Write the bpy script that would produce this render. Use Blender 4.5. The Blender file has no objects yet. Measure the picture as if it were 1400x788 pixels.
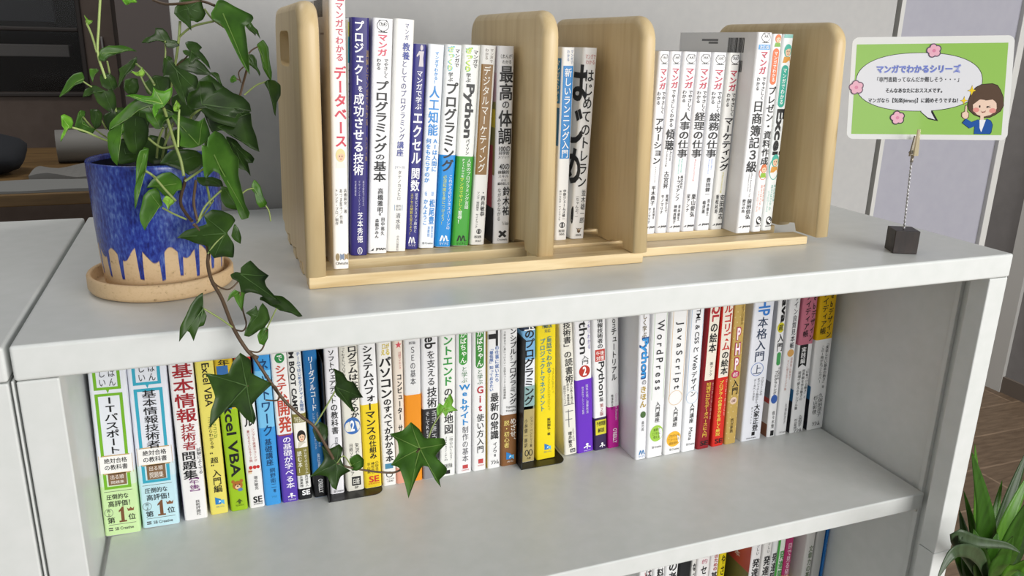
import bpy, math, random
from mathutils import Vector, Matrix, Euler
random.seed(7)
scene = bpy.context.scene
COL = scene.collection

# ------------------------------------------------------------------ camera
CAM_LOC = Vector((0.1299, -0.5571, 0.1918))
CAM_ROT = Euler((1.2747, -0.0220, -0.3554), 'XYZ')
FPX = 1099.5
cam_d = bpy.data.cameras.new('camera'); cam = bpy.data.objects.new('camera', cam_d); COL.objects.link(cam)
cam.location = CAM_LOC; cam.rotation_euler = CAM_ROT
cam_d.sensor_width = 36.0; cam_d.lens = 36.0 * FPX / 1400.0
cam_d.clip_start = 0.01; cam_d.clip_end = 50
scene.camera = cam
RM = CAM_ROT.to_matrix(); RMI = RM.transposed()

# ------------------------------------------------------------------ light
world = bpy.data.worlds.new('world'); scene.world = world; world.use_nodes = True
bg = world.node_tree.nodes['Background']
bg.inputs[0].default_value = (0.93, 0.97, 1.0, 1); bg.inputs[1].default_value = 0.25
def area_light(name, loc, target, sx, sy, power, color=(1, 1, 1)):
    d = bpy.data.lights.new(name, 'AREA'); d.shape = 'RECTANGLE'; d.size = sx; d.size_y = sy; d.energy = power; d.color = color
    o = bpy.data.objects.new(name, d); COL.objects.link(o); o.location = loc
    o.rotation_euler = (Vector(target) - Vector(loc)).to_track_quat('-Z', 'Y').to_euler(); return o
area_light('window_light', (1.7, -2.7, 0.55), (0.45, 0.1, -0.1), 2.4, 1.7, 96, (1.0, 0.985, 0.96))
area_light('left_window_light', (-0.9, -2.6, 0.9), (0.4, 0.1, -0.2), 1.6, 1.5, 6, (0.95, 0.98, 1.0))
area_light('back_room_fill', (-0.5, 0.9, 1.7), (-0.4, 1.5, 0.0), 0.9, 0.3, 10, (1.0, 0.95, 0.9))  # unseen fill, added to brighten the machine and table behind the ivy
area_light('corridor_fill', (2.0, 1.6, 1.75), (2.2, 1.3, -1.0), 1.0, 0.4, 26, (1.0, 0.96, 0.92))  # added fill with no known fixture, lifts the side wall and floor
scene.view_settings.view_transform = 'Standard'
scene.view_settings.look = 'None'
scene.view_settings.exposure = 0.16
scene.view_settings.gamma = 1.0
scene.view_settings.use_curve_mapping = False

# ------------------------------------------------------------------ sight-line helpers (measured point -> point in the room)
def ray(u, v): return RM @ Vector(((u - 700) / FPX, -(v - 394) / FPX, -1.0))
def ony(u, v, y):
    d = ray(u, v); return CAM_LOC + d * ((y - CAM_LOC.y) / d.y)
def onz(u, v, z):
    d = ray(u, v); return CAM_LOC + d * ((z - CAM_LOC.z) / d.z)
def pr(P):
    q = RMI @ (Vector(P) - CAM_LOC); return (700 + FPX * q.x / -q.z, 394 - FPX * q.y / -q.z)

# ------------------------------------------------------------------ materials
def lin(c):
    c = c / 255.0
    return c / 12.92 if c <= 0.04045 else ((c + 0.055) / 1.055) ** 2.4
def hexlin(h): return tuple(lin(int(h[i:i + 2], 16)) for i in (0, 2, 4)) + (1,)
MATS = {}
def mat(name, hexcol, rough=0.5, metal=0.0, coat=0.0, spec=0.5):
    if name in MATS: return MATS[name]
    m = bpy.data.materials.new(name); m.use_nodes = True
    b = m.node_tree.nodes['Principled BSDF']
    b.inputs['Base Color'].default_value = hexlin(hexcol); b.inputs['Roughness'].default_value = rough
    b.inputs['Metallic'].default_value = metal; b.inputs['Coat Weight'].default_value = coat
    b.inputs['Specular IOR Level'].default_value = spec
    MATS[name] = m; return m
def noise_mat(name, hexes, scale=(1, 1, 1), noise=5.0, detail=4, rough=0.5, stops=None, bump=0.0, rough2=None, coat=0.0, spec=0.5, distortion=0.0):
    m = bpy.data.materials.new(name); m.use_nodes = True
    nt = m.node_tree; b = nt.nodes['Principled BSDF']
    tc = nt.nodes.new('ShaderNodeTexCoord'); mp = nt.nodes.new('ShaderNodeMapping'); mp.inputs['Scale'].default_value = scale
    n = nt.nodes.new('ShaderNodeTexNoise'); n.inputs['Scale'].default_value = noise; n.inputs['Detail'].default_value = detail
    n.inputs['Distortion'].default_value = distortion
    r = nt.nodes.new('ShaderNodeValToRGB')
    nt.links.new(tc.outputs['Object'], mp.inputs['Vector']); nt.links.new(mp.outputs[0], n.inputs['Vector']); nt.links.new(n.outputs['Fac'], r.inputs[0])
    stops = stops or [0.3 + 0.4 * i / max(1, len(hexes) - 1) for i in range(len(hexes))]
    while len(r.color_ramp.elements) < len(hexes): r.color_ramp.elements.new(0.5)
    for e, s, h in zip(r.color_ramp.elements, stops, hexes): e.position = s; e.color = hexlin(h)
    nt.links.new(r.outputs[0], b.inputs['Base Color']); b.inputs['Roughness'].default_value = rough
    b.inputs['Coat Weight'].default_value = coat; b.inputs['Specular IOR Level'].default_value = spec
    if bump:
        bp = nt.nodes.new('ShaderNodeBump'); bp.inputs['Strength'].default_value = bump; bp.inputs['Distance'].default_value = 0.002
        nt.links.new(n.outputs['Fac'], bp.inputs['Height']); nt.links.new(bp.outputs[0], b.inputs['Normal'])
    MATS[name] = m; return m
def ink(h):
    c = [int(h[i:i + 2], 16) for i in (0, 2, 4)]
    if min(c) > 0xdc: h = ''.join('%02x' % min(255, x + 9) for x in c)
    return mat('ink_' + h, h, 0.38, spec=0.4)

M_STEEL = noise_mat('grey_white_steel', ['d9dcd9', 'dfe1df'], noise=60, rough=0.34, bump=0.02)
M_WALL = noise_mat('painted_wall', ['b0afae', 'b4b3b1'], noise=90, rough=0.85, bump=0.05)
M_WALL2 = noise_mat('lavender_panel', ['9c9ba6', 'a09fa9'], noise=60, rough=0.6, bump=0.02)
M_TRIM = mat('pale_trim', 'c6c5c1', 0.5)
M_GAP = mat('dark_joint', '6f6e6b', 0.7)
M_SIDEW = noise_mat('grey_brown_wall', ['7d7a79', '848180'], noise=20, rough=0.7)
M_WOOD = noise_mat('rubberwood', ['cbb082', 'd6bd8e', 'dcc598', 'd1b687'], scale=(6, 6, 0.5), noise=14, detail=6, rough=0.42, stops=[0.25, 0.45, 0.6, 0.75], distortion=0.6)
M_WOODX = noise_mat('rubberwood_rail', ['cbae7b', 'dcc394', 'e6d0a4', 'd6ba88'], scale=(0.6, 8, 10), noise=14, detail=6, rough=0.42, stops=[0.25, 0.45, 0.6, 0.75], distortion=0.5)
M_PAGE = noise_mat('page_edges', ['d8d0bd', 'e6dfcf'], scale=(400, 2, 2), noise=4, rough=0.8)
M_BLACKSTEEL = mat('black_steel', '1b1b1c', 0.35)

# ------------------------------------------------------------------ mesh builder
class MB:
    def __init__(s): s.v = []; s.f = []; s.mi = []; s.mats = []; s.sm = []
    def m(s, material):
        if material not in s.mats: s.mats.append(material)
        return s.mats.index(material)
    def add(s, verts, faces, material, smooth=False):
        o = len(s.v); k = s.m(material); s.v += [tuple(p) for p in verts]
        for f in faces: s.f.append([o + i for i in f]); s.mi.append(k); s.sm.append(smooth)
    def box(s, x0, x1, y0, y1, z0, z1, material):
        s.add([(x0, y0, z0), (x1, y0, z0), (x1, y1, z0), (x0, y1, z0), (x0, y0, z1), (x1, y0, z1), (x1, y1, z1), (x0, y1, z1)],
              [(0, 3, 2, 1), (4, 5, 6, 7), (0, 1, 5, 4), (1, 2, 6, 5), (2, 3, 7, 6), (3, 0, 4, 7)], material)
    def tube(s, pts, r, material, n=8, cap=True):
        pts = [Vector(p) for p in pts]; rs = r if isinstance(r, (list, tuple)) else [r] * len(pts)
        V = []; F = []; up = Vector((0.13, 0.21, 0.97))
        for i, p in enumerate(pts):
            t = (pts[min(i + 1, len(pts) - 1)] - pts[max(i - 1, 0)]).normalized()
            a = t.cross(up)
            if a.length < 1e-4: a = t.cross(Vector((1, 0, 0)))
            a.normalize(); b = t.cross(a)
            for k in range(n):
                an = 2 * math.pi * k / n; V.append(p + (a * math.cos(an) + b * math.sin(an)) * rs[i])
        for i in range(len(pts) - 1):
            for k in range(n): F.append((i * n + k, i * n + (k + 1) % n, (i + 1) * n + (k + 1) % n, (i + 1) * n + k))
        if cap: F.append(tuple(range(n))); F.append(tuple((len(pts) - 1) * n + k for k in range(n))[::-1])
        s.add(V, F, material, True)
    def lathe(s, prof, material, n=64, cx=0, cy=0, close=False):
        V = []; F = []
        for (r, z) in prof:
            for k in range(n):
                a = 2 * math.pi * k / n; V.append((cx + r * math.cos(a), cy + r * math.sin(a), z))
        for i in range(len(prof) - 1):
            for k in range(n): F.append((i * n + k, i * n + (k + 1) % n, (i + 1) * n + (k + 1) % n, (i + 1) * n + k))
        s.add(V, F, material, True)
    def build(s, name, parent=None, loc=None, bevel=0, seg=2, autosmooth=True):
        me = bpy.data.meshes.new(name); me.from_pydata(s.v, [], s.f)
        for mm in s.mats: me.materials.append(mm)
        me.polygons.foreach_set('material_index', s.mi); me.polygons.foreach_set('use_smooth', s.sm)
        me.update()
        o = bpy.data.objects.new(name, me); COL.objects.link(o)
        if parent: o.parent = parent
        if loc: o.location = loc
        if bevel:
            b = o.modifiers.new('edge', 'BEVEL'); b.width = bevel; b.segments = seg; b.limit_method = 'ANGLE'
        return o
def empty(name, loc=(0, 0, 0), rot=(0, 0, 0)):
    o = bpy.data.objects.new(name, None); COL.objects.link(o); o.location = loc; o.rotation_euler = rot; o.empty_display_size = 0.02; return o
def tag(o, label, cat, group=None):
    o['label'] = label; o['category'] = cat
    if group: o['group'] = group
    return o
def struct(o): o['kind'] = 'structure'; return o
def cr(pts, n=6):
    pts = [Vector(p) for p in pts]; out = []
    for i in range(len(pts) - 1):
        p0 = pts[max(i - 1, 0)]; p1 = pts[i]; p2 = pts[i + 1]; p3 = pts[min(i + 2, len(pts) - 1)]
        for k in range(n):
            t = k / n
            out.append(0.5 * ((2 * p1) + (p2 - p0) * t + (2 * p0 - 5 * p1 + 4 * p2 - p3) * t * t + (3 * p1 - p0 - 3 * p2 + p3) * t ** 3))
    out.append(pts[-1]); return out

# ------------------------------------------------------------------ lettering
_fc = bpy.data.curves.new('lettering', 'FONT'); _fc.size = 1; _fc.resolution_u = 3
_fo = bpy.data.objects.new('lettering', _fc); _GL = {}
def glyph(s, bold=0):
    k = (s, bold)
    if k not in _GL:
        _fc.body = s; _fc.offset = bold
        me = bpy.data.meshes.new_from_object(_fo)
        V = [(p.co.x, p.co.y) for p in me.vertices]; F = [tuple(p.vertices) for p in me.polygons]
        bpy.data.meshes.remove(me); _GL[k] = (V, F)
    return _GL[k]
def strokes(s, bold):
    # heavy kanji: the regular strokes printed four times, slightly shifted; kana and latin: a widened outline
    if bold and (bold > .036 or any(0x3400 <= ord(c) <= 0x9fff for c in s)):
        V, F = glyph(s, 0); d = bold * .55
        return [([(x + dx, y + dy) for x, y in V], F, k) for k, (dx, dy) in enumerate(((-d, -d), (d, -d), (-d, d), (d, d)))]
    return [glyph(s, bold) + (0,)]
def bbox(V): xs = [p[0] for p in V]; ys = [p[1] for p in V]; return min(xs), max(xs), min(ys), max(ys)
ROT = set('ー（）「」『』〈〉【】～…―(){}[]〔〕-–')
def put_v(text, cx, zt, zb, w, bold):
    """upright column; yields (verts2d, faces) in (x, z)"""
    n = len(text); c = (zt - zb) / max(n, 1)
    for i, ch in enumerate(text):
        if ch in ' 　': continue
        zc = zt - c * (i + 0.5)
        for V, F, k_ in strokes(ch, bold):
            if V: yield from _cell(ch, V, F, k_, cx, zc, w, c)
def _cell(ch, V, F, k_, cx, zc, w, c):
    if 1:
        if ord(ch) < 256:
            x0, x1, y0, y1 = bbox(glyph(ch, 0)[0]); mx, my = (x0 + x1) / 2, (y0 + y1) / 2; k = 1.0
            P = [(cx + (x - mx) * w * 1.05, zc + (y - my) * c * 1.05) for x, y in V]
        elif ch in ROT: P = [(cx + (y - 0.38) * w, zc - (x - 0.5) * c) for x, y in V]
        else:
            dx, dy = (0.12, 0.10) if ch in 'ぁぃぅぇぉっゃゅょァィゥェォッャュョ' else (0, 0)
            if ch in '、。': dx, dy = 0.55, 0.55
            P = [(cx + (x - 0.5 + dx) * w, zc + (y - 0.38 + dy) * c) for x, y in V]
        yield P, F, k_
def put_r(text, cx, zt, zb, w, bold):
    for V, F, k_ in strokes(text, bold):
      if not V: return
      x0, x1, y0, y1 = bbox(glyph(text, 0)[0] if len(strokes(text, bold)) > 1 else V)
      yield [(cx + ((y - y0) / (y1 - y0) - 0.5) * w, zt - (x - x0) / (x1 - x0) * (zt - zb)) for x, y in V], F, k_
def put_h(text, cx, zt, zb, w, bold):
    for V, F, k_ in strokes(text, bold):
      if not V: return
      x0, x1, y0, y1 = bbox(V)
      if len(strokes(text, bold)) > 1: x0, x1, y0, y1 = bbox(glyph(text, 0)[0])
      yield [(cx + ((x - x0) / (x1 - x0) - 0.5) * w, zb + (y - y0) / (y1 - y0) * (zt - zb)) for x, y in V], F, k_
def circ(cx, cy, rx, ry, n=20, a0=0, a1=2 * math.pi): return [(cx + rx * math.cos(a0 + (a1 - a0) * i / n), cy + ry * math.sin(a0 + (a1 - a0) * i / n)) for i in range(n)]
def ring(cx, cy, rx, ry, t, n=28):
    V = []; F = []
    for i in range(n):
        a = 2 * math.pi * i / n; V += [(cx + rx * math.cos(a), cy + ry * math.sin(a)), (cx + (rx - t) * math.cos(a), cy + (ry - t) * math.sin(a))]
    for i in range(n): j = (i + 1) % n; F.append((2 * i, 2 * j, 2 * j + 1, 2 * i + 1))
    return V, F
# ------------------------------------------------------------------ room
def room():
    F = noise_mat('oak_plank_floor', ['735f4c', '84705c', '937d67'], scale=(1.5, 9, 1), noise=9, detail=6, rough=0.5, distortion=0.4)
    nt = F.node_tree; b = nt.nodes['Principled BSDF']
    br = nt.nodes.new('ShaderNodeTexBrick'); br.inputs['Scale'].default_value = 1.0; br.inputs['Brick Width'].default_value = 1.1; br.inputs['Row Height'].default_value = 0.16
    br.inputs['Mortar Size'].default_value = 0.004; br.inputs['Color1'].default_value = hexlin('dcdad6'); br.inputs['Color2'].default_value = hexlin('bfbab4'); br.inputs['Mortar'].default_value = hexlin('ffffff')
    tc = [n for n in nt.nodes if n.type == 'TEX_COORD'][0]; nt.links.new(tc.outputs['Object'], br.inputs['Vector'])
    mx = nt.nodes.new('ShaderNodeMix'); mx.data_type = 'RGBA'; mx.blend_type = 'MULTIPLY'; mx.inputs['Factor'].default_value = 1.0
    rp = [n for n in nt.nodes if n.type == 'VALTORGB'][0]
    nt.links.new(rp.outputs[0], mx.inputs[6]); nt.links.new(br.outputs[0], mx.inputs[7]); nt.links.new(mx.outputs[2], b.inputs['Base Color'])
    m = MB(); m.box(-3, 4.2, -4.2, 4, FLOOR - 0.05, FLOOR, F); struct(m.build('floor'))
    Y = 0.42
    m = MB(); m.box(0.1023, 1.0950, Y, Y + 0.05, FLOOR, 1.6, M_WALL); struct(m.build('wall_back', bevel=0.001))
    m = MB(); m.box(1.0950, 1.1050, Y + 0.012, Y + 0.05, FLOOR, 1.6, M_GAP); struct(m.build('trim_1'))
    m = MB(); m.box(1.1050, 1.1125, Y + 0.001, Y + 0.05, FLOOR, 1.6, M_TRIM); struct(m.build('trim_2'))
    m = MB(); m.box(1.1125, 1.3500, Y + 0.003, Y + 0.05, FLOOR, 1.6, M_WALL2); struct(m.build('wall_back_right'))
    m = MB(); m.box(1.3500, 1.3640, Y - 0.004, Y + 0.06, FLOOR, 1.6, M_TRIM); struct(m.build('trim_3', bevel=0.001))
    m = MB(); m.box(2.80, 2.88, -1.0, 3.9, FLOOR, 1.9, M_SIDEW)
    struct(m.build('wall_right'))
    a = onx(1397, 345, 2.79).y; c = onx(1373, 460, 2.79).y
    m = MB(); m.box(2.785, 2.80, (a + c) / 2 - 0.03, (a + c) / 2 + 0.03, FLOOR, 1.9, M_TRIM); struct(m.build('trim_4'))
    m = MB(); m.box(2.788, 2.80, -1.0, 3.9, FLOOR, FLOOR + 0.06, mat('brown_baseboard', '6a6057', 0.6)); struct(m.build('baseboard_right'))
    m = MB(); m.box(-3, 4.2, 3.9, 4.0, FLOOR, 1.9, mat('far_wall_paint', '6f6b69', 0.8)); struct(m.build('wall_far'))
def onx(u, v, x):
    d = ray(u, v); return CAM_LOC + d * ((x - CAM_LOC.x) / d.x)
FLOOR = -1.0

# ------------------------------------------------------------------ cabinets
W, D, LIP = 0.88, 0.409, 0.0242
SHZ, SHY, PIN = -0.295, 0.041, 0.0025      # shelf top, shelf front, inner face of side panel
SH2 = -0.575; PL = -0.0008
def cabinet():
    root = empty('open_bookshelf', (W / 2, D / 2, FLOOR))
    L = (-W / 2, -D / 2, -FLOOR)
    def part(name, m, bevel=0.0012, seg=3, parent=root): return m.build(name, parent, L if parent is root else None, bevel, seg)
    m = MB(); m.box(0, W, 0, D, -LIP, 0, M_STEEL); part('top_panel', m, 0.0022, 4)
    for sx in (0, 1):
        def X(a): return a if not sx else W - a
        def bx(m, a, b, *r): m.box(min(X(a), X(b)), max(X(a), X(b)), *r, M_STEEL)
        m = MB(); bx(m, PL - .0014 if not sx else .0008, PL if not sx else PIN, 0.0015, D - 0.001, FLOOR + 0.03, -LIP); part('side_panel', m, 0.0004, 1)
        m = MB(); bx(m, 0.0008, 0.0255, 0.0008, 0.0225, -0.3462, -LIP - 0.0006); bx(m, 0.0012, 0.0255, 0.0012, 0.0225, FLOOR + 0.03, -0.3470); part('front_post', m)
        m = MB(); bx(m, PL if not sx else PIN, 0.0060 if not sx else .0075, 0.046, 0.052, FLOOR + 0.03, -LIP); part('slotted_strip', m, 0.0005, 1)
    m = MB(); m.box(PL, W - PIN, D - 0.006, D - 0.002, FLOOR + 0.03, -LIP, M_STEEL); part('back_panel', m, 0.0003, 1)
    for z in (SHZ, SH2):
        m = MB(); m.box(0.0045, W - 0.0085, SHY, D - 0.008, z - 0.0205, z, M_STEEL); s = part('shelf', m, 0.0016, 3)
        for x in (0.0010, W - 0.0095):
            m = MB(); m.box(x, x + 0.005, SHY + 0.006, SHY + 0.02, z - 0.029, z - 0.0206, mat('clear_plastic_clip', 'd6d5cd', 0.35)); m.build('shelf_clip', s, None, 0.0015, 2)
    m = MB(); c = ony(1283, 391, 0.03)
    m.lathe([(0, -LIP - 0.009), (0.003, -LIP - 0.009), (0.004, -LIP - 0.007), (0.004, -LIP - 0.004), (0.0055, -LIP)], mat('clear_plastic_clip', 'd6d5cd', 0.35), 16, c.x, c.y); part('bumper_pin', m, 0)
    m = MB(); m.box(0, W, 0, D, FLOOR, FLOOR + 0.03, M_STEEL); part('plinth', m)
    tag(root, 'light grey steel bookshelf with open front holding the rows of books', 'bookshelf')
    # neighbour
    root = empty('storage_cabinet', (-0.30, D / 2, FLOOR)); L2 = (0.30, -D / 2, -FLOOR)
    x0, x1 = -0.60, -0.0032
    m = MB(); m.box(x0, x1, 0, D - 0.002, -LIP, 0.0, M_STEEL); m.build('top_panel', root, L2, 0.0022, 4)
    m = MB(); m.box(x0, x1 - 0.001, 0.02, D - 0.003, FLOOR + 0.03, -LIP, M_STEEL); m.build('body', root, L2, 0.001, 2)
    m = MB(); m.box(x0, x1 - 0.0006, 0.001, 0.0195, FLOOR + 0.035, -LIP - 0.001, M_STEEL); m.build('door', root, L2, 0.0012, 3)
    m = MB(); m.box(x0, x1, 0.0, D - 0.002, FLOOR, FLOOR + 0.03, M_STEEL); m.build('plinth', root, L2, 0.001, 2)
    tag(root, 'closed grey steel cabinet standing left of the bookshelf', 'cabinet')

# ------------------------------------------------------------------ wooden telescoping book rack
A_SL = [(0.0715, 0.0875), (0.1170, 0.1400), (0.1700, 0.1920), (0.2250, 0.2450)]
B_SL = [(0.0905, 0.1130), (0.1430, 0.1670), (0.1950, 0.2200), (0.2480, 0.2720)]
A_Z, B_Z = 0.0103, 0.0086
def end_panel(name, root, L, x0, x1, y0, y1, z1, slats, zs, lean, hole=False):
    zb = 0.0128
    # outline in (y, z) : bottom with feet on its own slats, rounded top corners
    out = []
    for (a, b) in slats:
        a = max(a, y0); b = min(b, y1)
        if a - y0 < 0.012: a = y0 + 0.0001
        out += [(a - 0.004 if a > y0 + 0.01 else y0, zb if a > y0 + 0.01 else zs), (a, zs), (b, zs), (b + 0.003, zb + 0.004)] if a > y0 + 0.01 else [(y0, zs), (b, zs), (b + 0.003, zb + 0.004)]
    if out[0][0] > y0 + 0.001: out = [(y0, zb)] + out
    out = [p for p in out if p[0] <= y1 - 0.0005] + [(y1, zb + 0.004)]
    R = 0.022
    out += [(y1 - R + R * math.cos(a), z1 - R + R * math.sin(a)) for a in [math.pi / 2 * k / 8 for k in range(9)]]
    out += [(y0 + R - R * math.sin(a), z1 - R + R * math.cos(a)) for a in [math.pi / 2 * k / 8 for k in range(9)]]
    n = len(out); t = x1 - x0; r = t * 0.46
    cy = (y0 + y1) / 2; cz = z1 / 2
    # inward offset normals
    def off(d):
        P = []
        for i in range(n):
            p, q, s = out[i - 1], out[i], out[(i + 1) % n]
            e1 = Vector((q[0] - p[0], q[1] - p[1])); e2 = Vector((s[0] - q[0], s[1] - q[1]))
            n1 = Vector((-e1.y, e1.x)).normalized() if e1.length > 1e-9 else Vector((0, 0)); n2 = Vector((-e2.y, e2.x)).normalized() if e2.length > 1e-9 else n1
            nn = (n1 + n2)
            nn = nn.normalized() if nn.length > 1e-6 else n1
            k = d if q[1] > 0.03 else d * 0.12
            P.append((q[0] + nn.x * k, q[1] + nn.y * k))
        return P
    rings = []
    for k in range(9):
        a = math.pi * k / 8
        rings.append((x0 + r - r * math.cos(a) if k < 4 else (x1 - r - r * math.cos(a) if k > 4 else (x0 + x1) / 2), off(r * (1 - math.sin(a)) * 0.95)))
    V = []; F = []
    for x, P in rings:
        for (y, z) in P: V.append((x + (z - 0.01) * lean, y, z))
    for i in range(8):
        for k in range(n): F.append((i * n + k, (i + 1) * n + k, (i + 1) * n + (k + 1) % n, i * n + (k + 1) % n))
    m = MB(); m.add(V, F, M_WOOD, True)
    # flat faces, with an optional hand hole
    for idx in (0, 8):
        x, P = rings[idx]
        if not hole:
            m.add([(x + (z - 0.01) * lean, y, z) for y, z in P], [tuple(range(n)) if idx else tuple(range(n))[::-1]], M_WOOD)
        else:
            hy, hz = (y0 + y1) / 2 + 0.012, 0.183; hw, hh = 0.040, 0.0145
            H = []
            for k in range(32):
                a = 2 * math.pi * k / 32; c_, s_ = math.cos(a), math.sin(a)
                H.append((hy + hw * math.copysign(abs(c_) ** 0.35, c_), hz + hh * math.copysign(abs(s_) ** 0.35, s_)))
            import mathutils
            pts = [Vector((y, z)) for y, z in P] + [Vector(h) for h in H]
            ed = [(k, (k + 1) % n) for k in range(n)] + [(n + k, n + (k + 1) % 32) for k in range(32)]
            res = mathutils.geometry.delaunay_2d_cdt(pts, ed, [], 0, 1e-6)
            vs, fs = res[0], res[2]
            def inside(poly, p):
                c = False; j = len(poly) - 1
                for i in range(len(poly)):
                    if (poly[i][1] > p[1]) != (poly[j][1] > p[1]) and p[0] < (poly[j][0] - poly[i][0]) * (p[1] - poly[i][1]) / (poly[j][1] - poly[i][1]) + poly[i][0]: c = not c
                    j = i
                return c
            keep = []
            for f in fs:
                g = (sum(vs[i].x for i in f) / 3, sum(vs[i].y for i in f) / 3)
                if inside(P, g) and not inside(H, g): keep.append(tuple(f))
            m.add([(x + (q.y - 0.01) * lean, q.x, q.y) for q in vs], keep, M_WOOD)
            if idx == 8:
                xa, xb = rings[0][0], rings[8][0]
                m.add([(xa + (z - .01) * lean, y, z) for y, z in H] + [(xb + (z - .01) * lean, y, z) for y, z in H], [(k, (k + 1) % 32, 32 + (k + 1) % 32, 32 + k) for k in range(32)], M_WOOD, True)
    return m.build(name, root, L)
def rack():
    root = empty('sliding_book_rack', (0.45, 0.17, 0)); L = (-0.45, -0.17, 0)
    for (a, b) in A_SL:
        m = MB(); m.box(0.1955, 0.4965, a, b, 0.0002, A_Z, M_WOODX); m.build('base_slat', root, L, 0.0008, 2)
    for (a, b) in B_SL:
        m = MB(); m.box(0.397, 0.6985, a, b, 0.0002, B_Z, M_WOODX); m.build('base_slat', root, L, 0.0008, 2)
    end_panel('end_panel', root, L, 0.1935, 0.2090, 0.0690, 0.268, 0.2185, A_SL, A_Z, 0.020, True)
    end_panel('end_panel', root, L, 0.4840, 0.4985, 0.0690, 0.268, 0.2165, A_SL, A_Z, -0.020)
    end_panel('end_panel', root, L, 0.3955, 0.4110, 0.0820, 0.284, 0.2185, B_SL, B_Z, -0.004)
    end_panel('end_panel', root, L, 0.7010, 0.7165, 0.0820, 0.284, 0.2175, B_SL, B_Z, -0.035)
    tag(root, 'pale wooden sliding book rack standing on top of the grey bookshelf', 'book rack')
# ------------------------------------------------------------------ books
K = '1b1b1d'; WH = 'e9e9ea'
OWL = [(K, 'ring', 0, .12, .95, .86, .09), ('f4f4f4', 'ell', 0, .12, .86, .78), (K, 'ring', -.36, .34, .3, .3, .08), (K, 'ring', .36, .34, .3, .3, .08), (K, 'ell', -.26, .34, .11, .11), (K, 'ell', .26, .34, .11, .11),
       (K, 'poly', [(-.1, .16), (.1, .16), (0, -.05)]), (K, 'poly', [(-.75, .78), (-.45, 1), (-.4, .8)]), (K, 'poly', [(.75, .78), (.45, 1), (.4, .8)]), (K, 'poly', [(-.7, -.95), (.7, -.95), (.7, -.84), (-.7, -.84)]), (K, 'poly', [(-.3, -.84), (-.2, -.6), (-.1, -.84)]), (K, 'poly', [(.3, -.84), (.2, -.6), (.1, -.84)])]
def fig(hair, cloth, skin='f0c9a8'):
    return [(cloth, 'poly', [(-.8, -1), (.8, -1), (.6, -.35), (-.6, -.35)]), (hair, 'ell', 0, .3, .75, .68), (skin, 'ell', .04, .2, .52, .52), (hair, 'poly', [(-.55, .3), (-.3, .75), (.5, .75), (.62, .35), (.1, .5)]), (K, 'ell', -.16, .2, .06, .09), (K, 'ell', .24, .2, .06, .09), ('c4514f', 'ell', .05, -.08, .14, .05)]
BEAR = [('b06a2c', 'ell', 0, 0, .8, .75), ('b06a2c', 'ell', -.65, .7, .28, .28), ('b06a2c', 'ell', .65, .7, .28, .28), ('e9c79b', 'ell', 0, -.25, .42, .36), (K, 'ell', -.3, .15, .1, .1), (K, 'ell', .3, .15, .1, .1), (K, 'ell', 0, -.12, .15, .1), ('5c7fb0', 'ell', .35, -.75, .4, .28)]
CAKE = [('e8d2b0', 'poly', [(-1, -.8), (1, -.8), (1, .1), (-1, .1)]), ('a9543c', 'poly', [(-1, -.45), (1, -.45), (1, -.2), (-1, -.2)]), ('c9302f', 'ell', -.55, .4, .3, .35), ('c9302f', 'ell', .1, .4, .3, .35), ('c9302f', 'ell', .65, .4, .25, .32)]
STAR = [('d65560', 'poly', [(math.sin(2 * math.pi * i / 10) * (1 if i % 2 == 0 else .42), math.cos(2 * math.pi * i / 10) * (1 if i % 2 == 0 else .42)) for i in range(10)])]
TREEM = [('f2f2f2', 'poly', [(-.12, -1), (.12, -1), (.12, .2), (-.12, .2)]), ('f2f2f2', 'poly', [(-.9, -.7), (-.1, -.2), (-.1, .1), (-1, -.3)]), ('f2f2f2', 'poly', [(.9, -.7), (.1, -.2), (.1, .1), (1, -.3)]), ('f2f2f2', 'ell', 0, .55, .4, .4)]
EMB = [('2a7fc4', 'poly', [(-1, -.8), (.3, -.8), (.3, .3), (-1, .9)]), ('5fb4e6', 'poly', [(-.4, .1), (1, .1), (1, -1), (.2, -.4)]), ('eef3f7', 'poly', [(-.3, -.5), (.25, -.2), (.0, .1)])]
MY = lambda c: [(c, 'poly', [(-1, -1), (-.7, -1), (-.35, .5), (-.35, 1), (-.62, 1)]), (c, 'poly', [(-.35, 1), (-.2, .6), (0, -1), (-.2, -1)]), (c, 'poly', [(-.05, -.2), (.2, 1), (.42, 1), (.05, -1)]), (c, 'poly', [(.3, .8), (.55, .8), (.75, -1), (.55, -1)]), (c, 'ell', .9, -.75, .1, .2)]
SWAN = [(K, 'poly', [(-1, -.9), (-.1, -.2), (.9, .8), (.7, -.5), (-.3, -.6)])]
BIRD = [(K, 'ell', 0, .2, .9, .8), ('f3f3f3', 'ell', -.1, .35, .55, .42), (K, 'ell', .1, .45, .28, .22), (K, 'poly', [(-1, -.95), (1, -.95), (1, -.8), (-1, -.8)]), ('f3f3f3', 'poly', [(-.2, -.05), (.8, .1), (.3, -.4)]), (K, 'poly', [(-.6, -.6), (.6, -.6), (.3, -.3), (-.3, -.3)])]
XMARK = [(K, 'poly', [(-1, .6), (-.6, 1), (0, .45), (.6, 1), (1, .6), (.45, 0), (1, -.6), (.6, -1), (0, -.45), (-.6, -1), (-1, -.6), (-.45, 0)])]
OWLB = [('5f4630', 'ell', 0, -.1, .55, .8), ('5f4630', 'poly', [(-1, .9), (-.2, .5), (.2, .5), (1, .9), (.4, .1), (-.4, .1)]), ('e8d9c5', 'ell', -.22, .2, .18, .22), ('e8d9c5', 'ell', .22, .2, .18, .22)]
BOOKCOLS = {}
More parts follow.
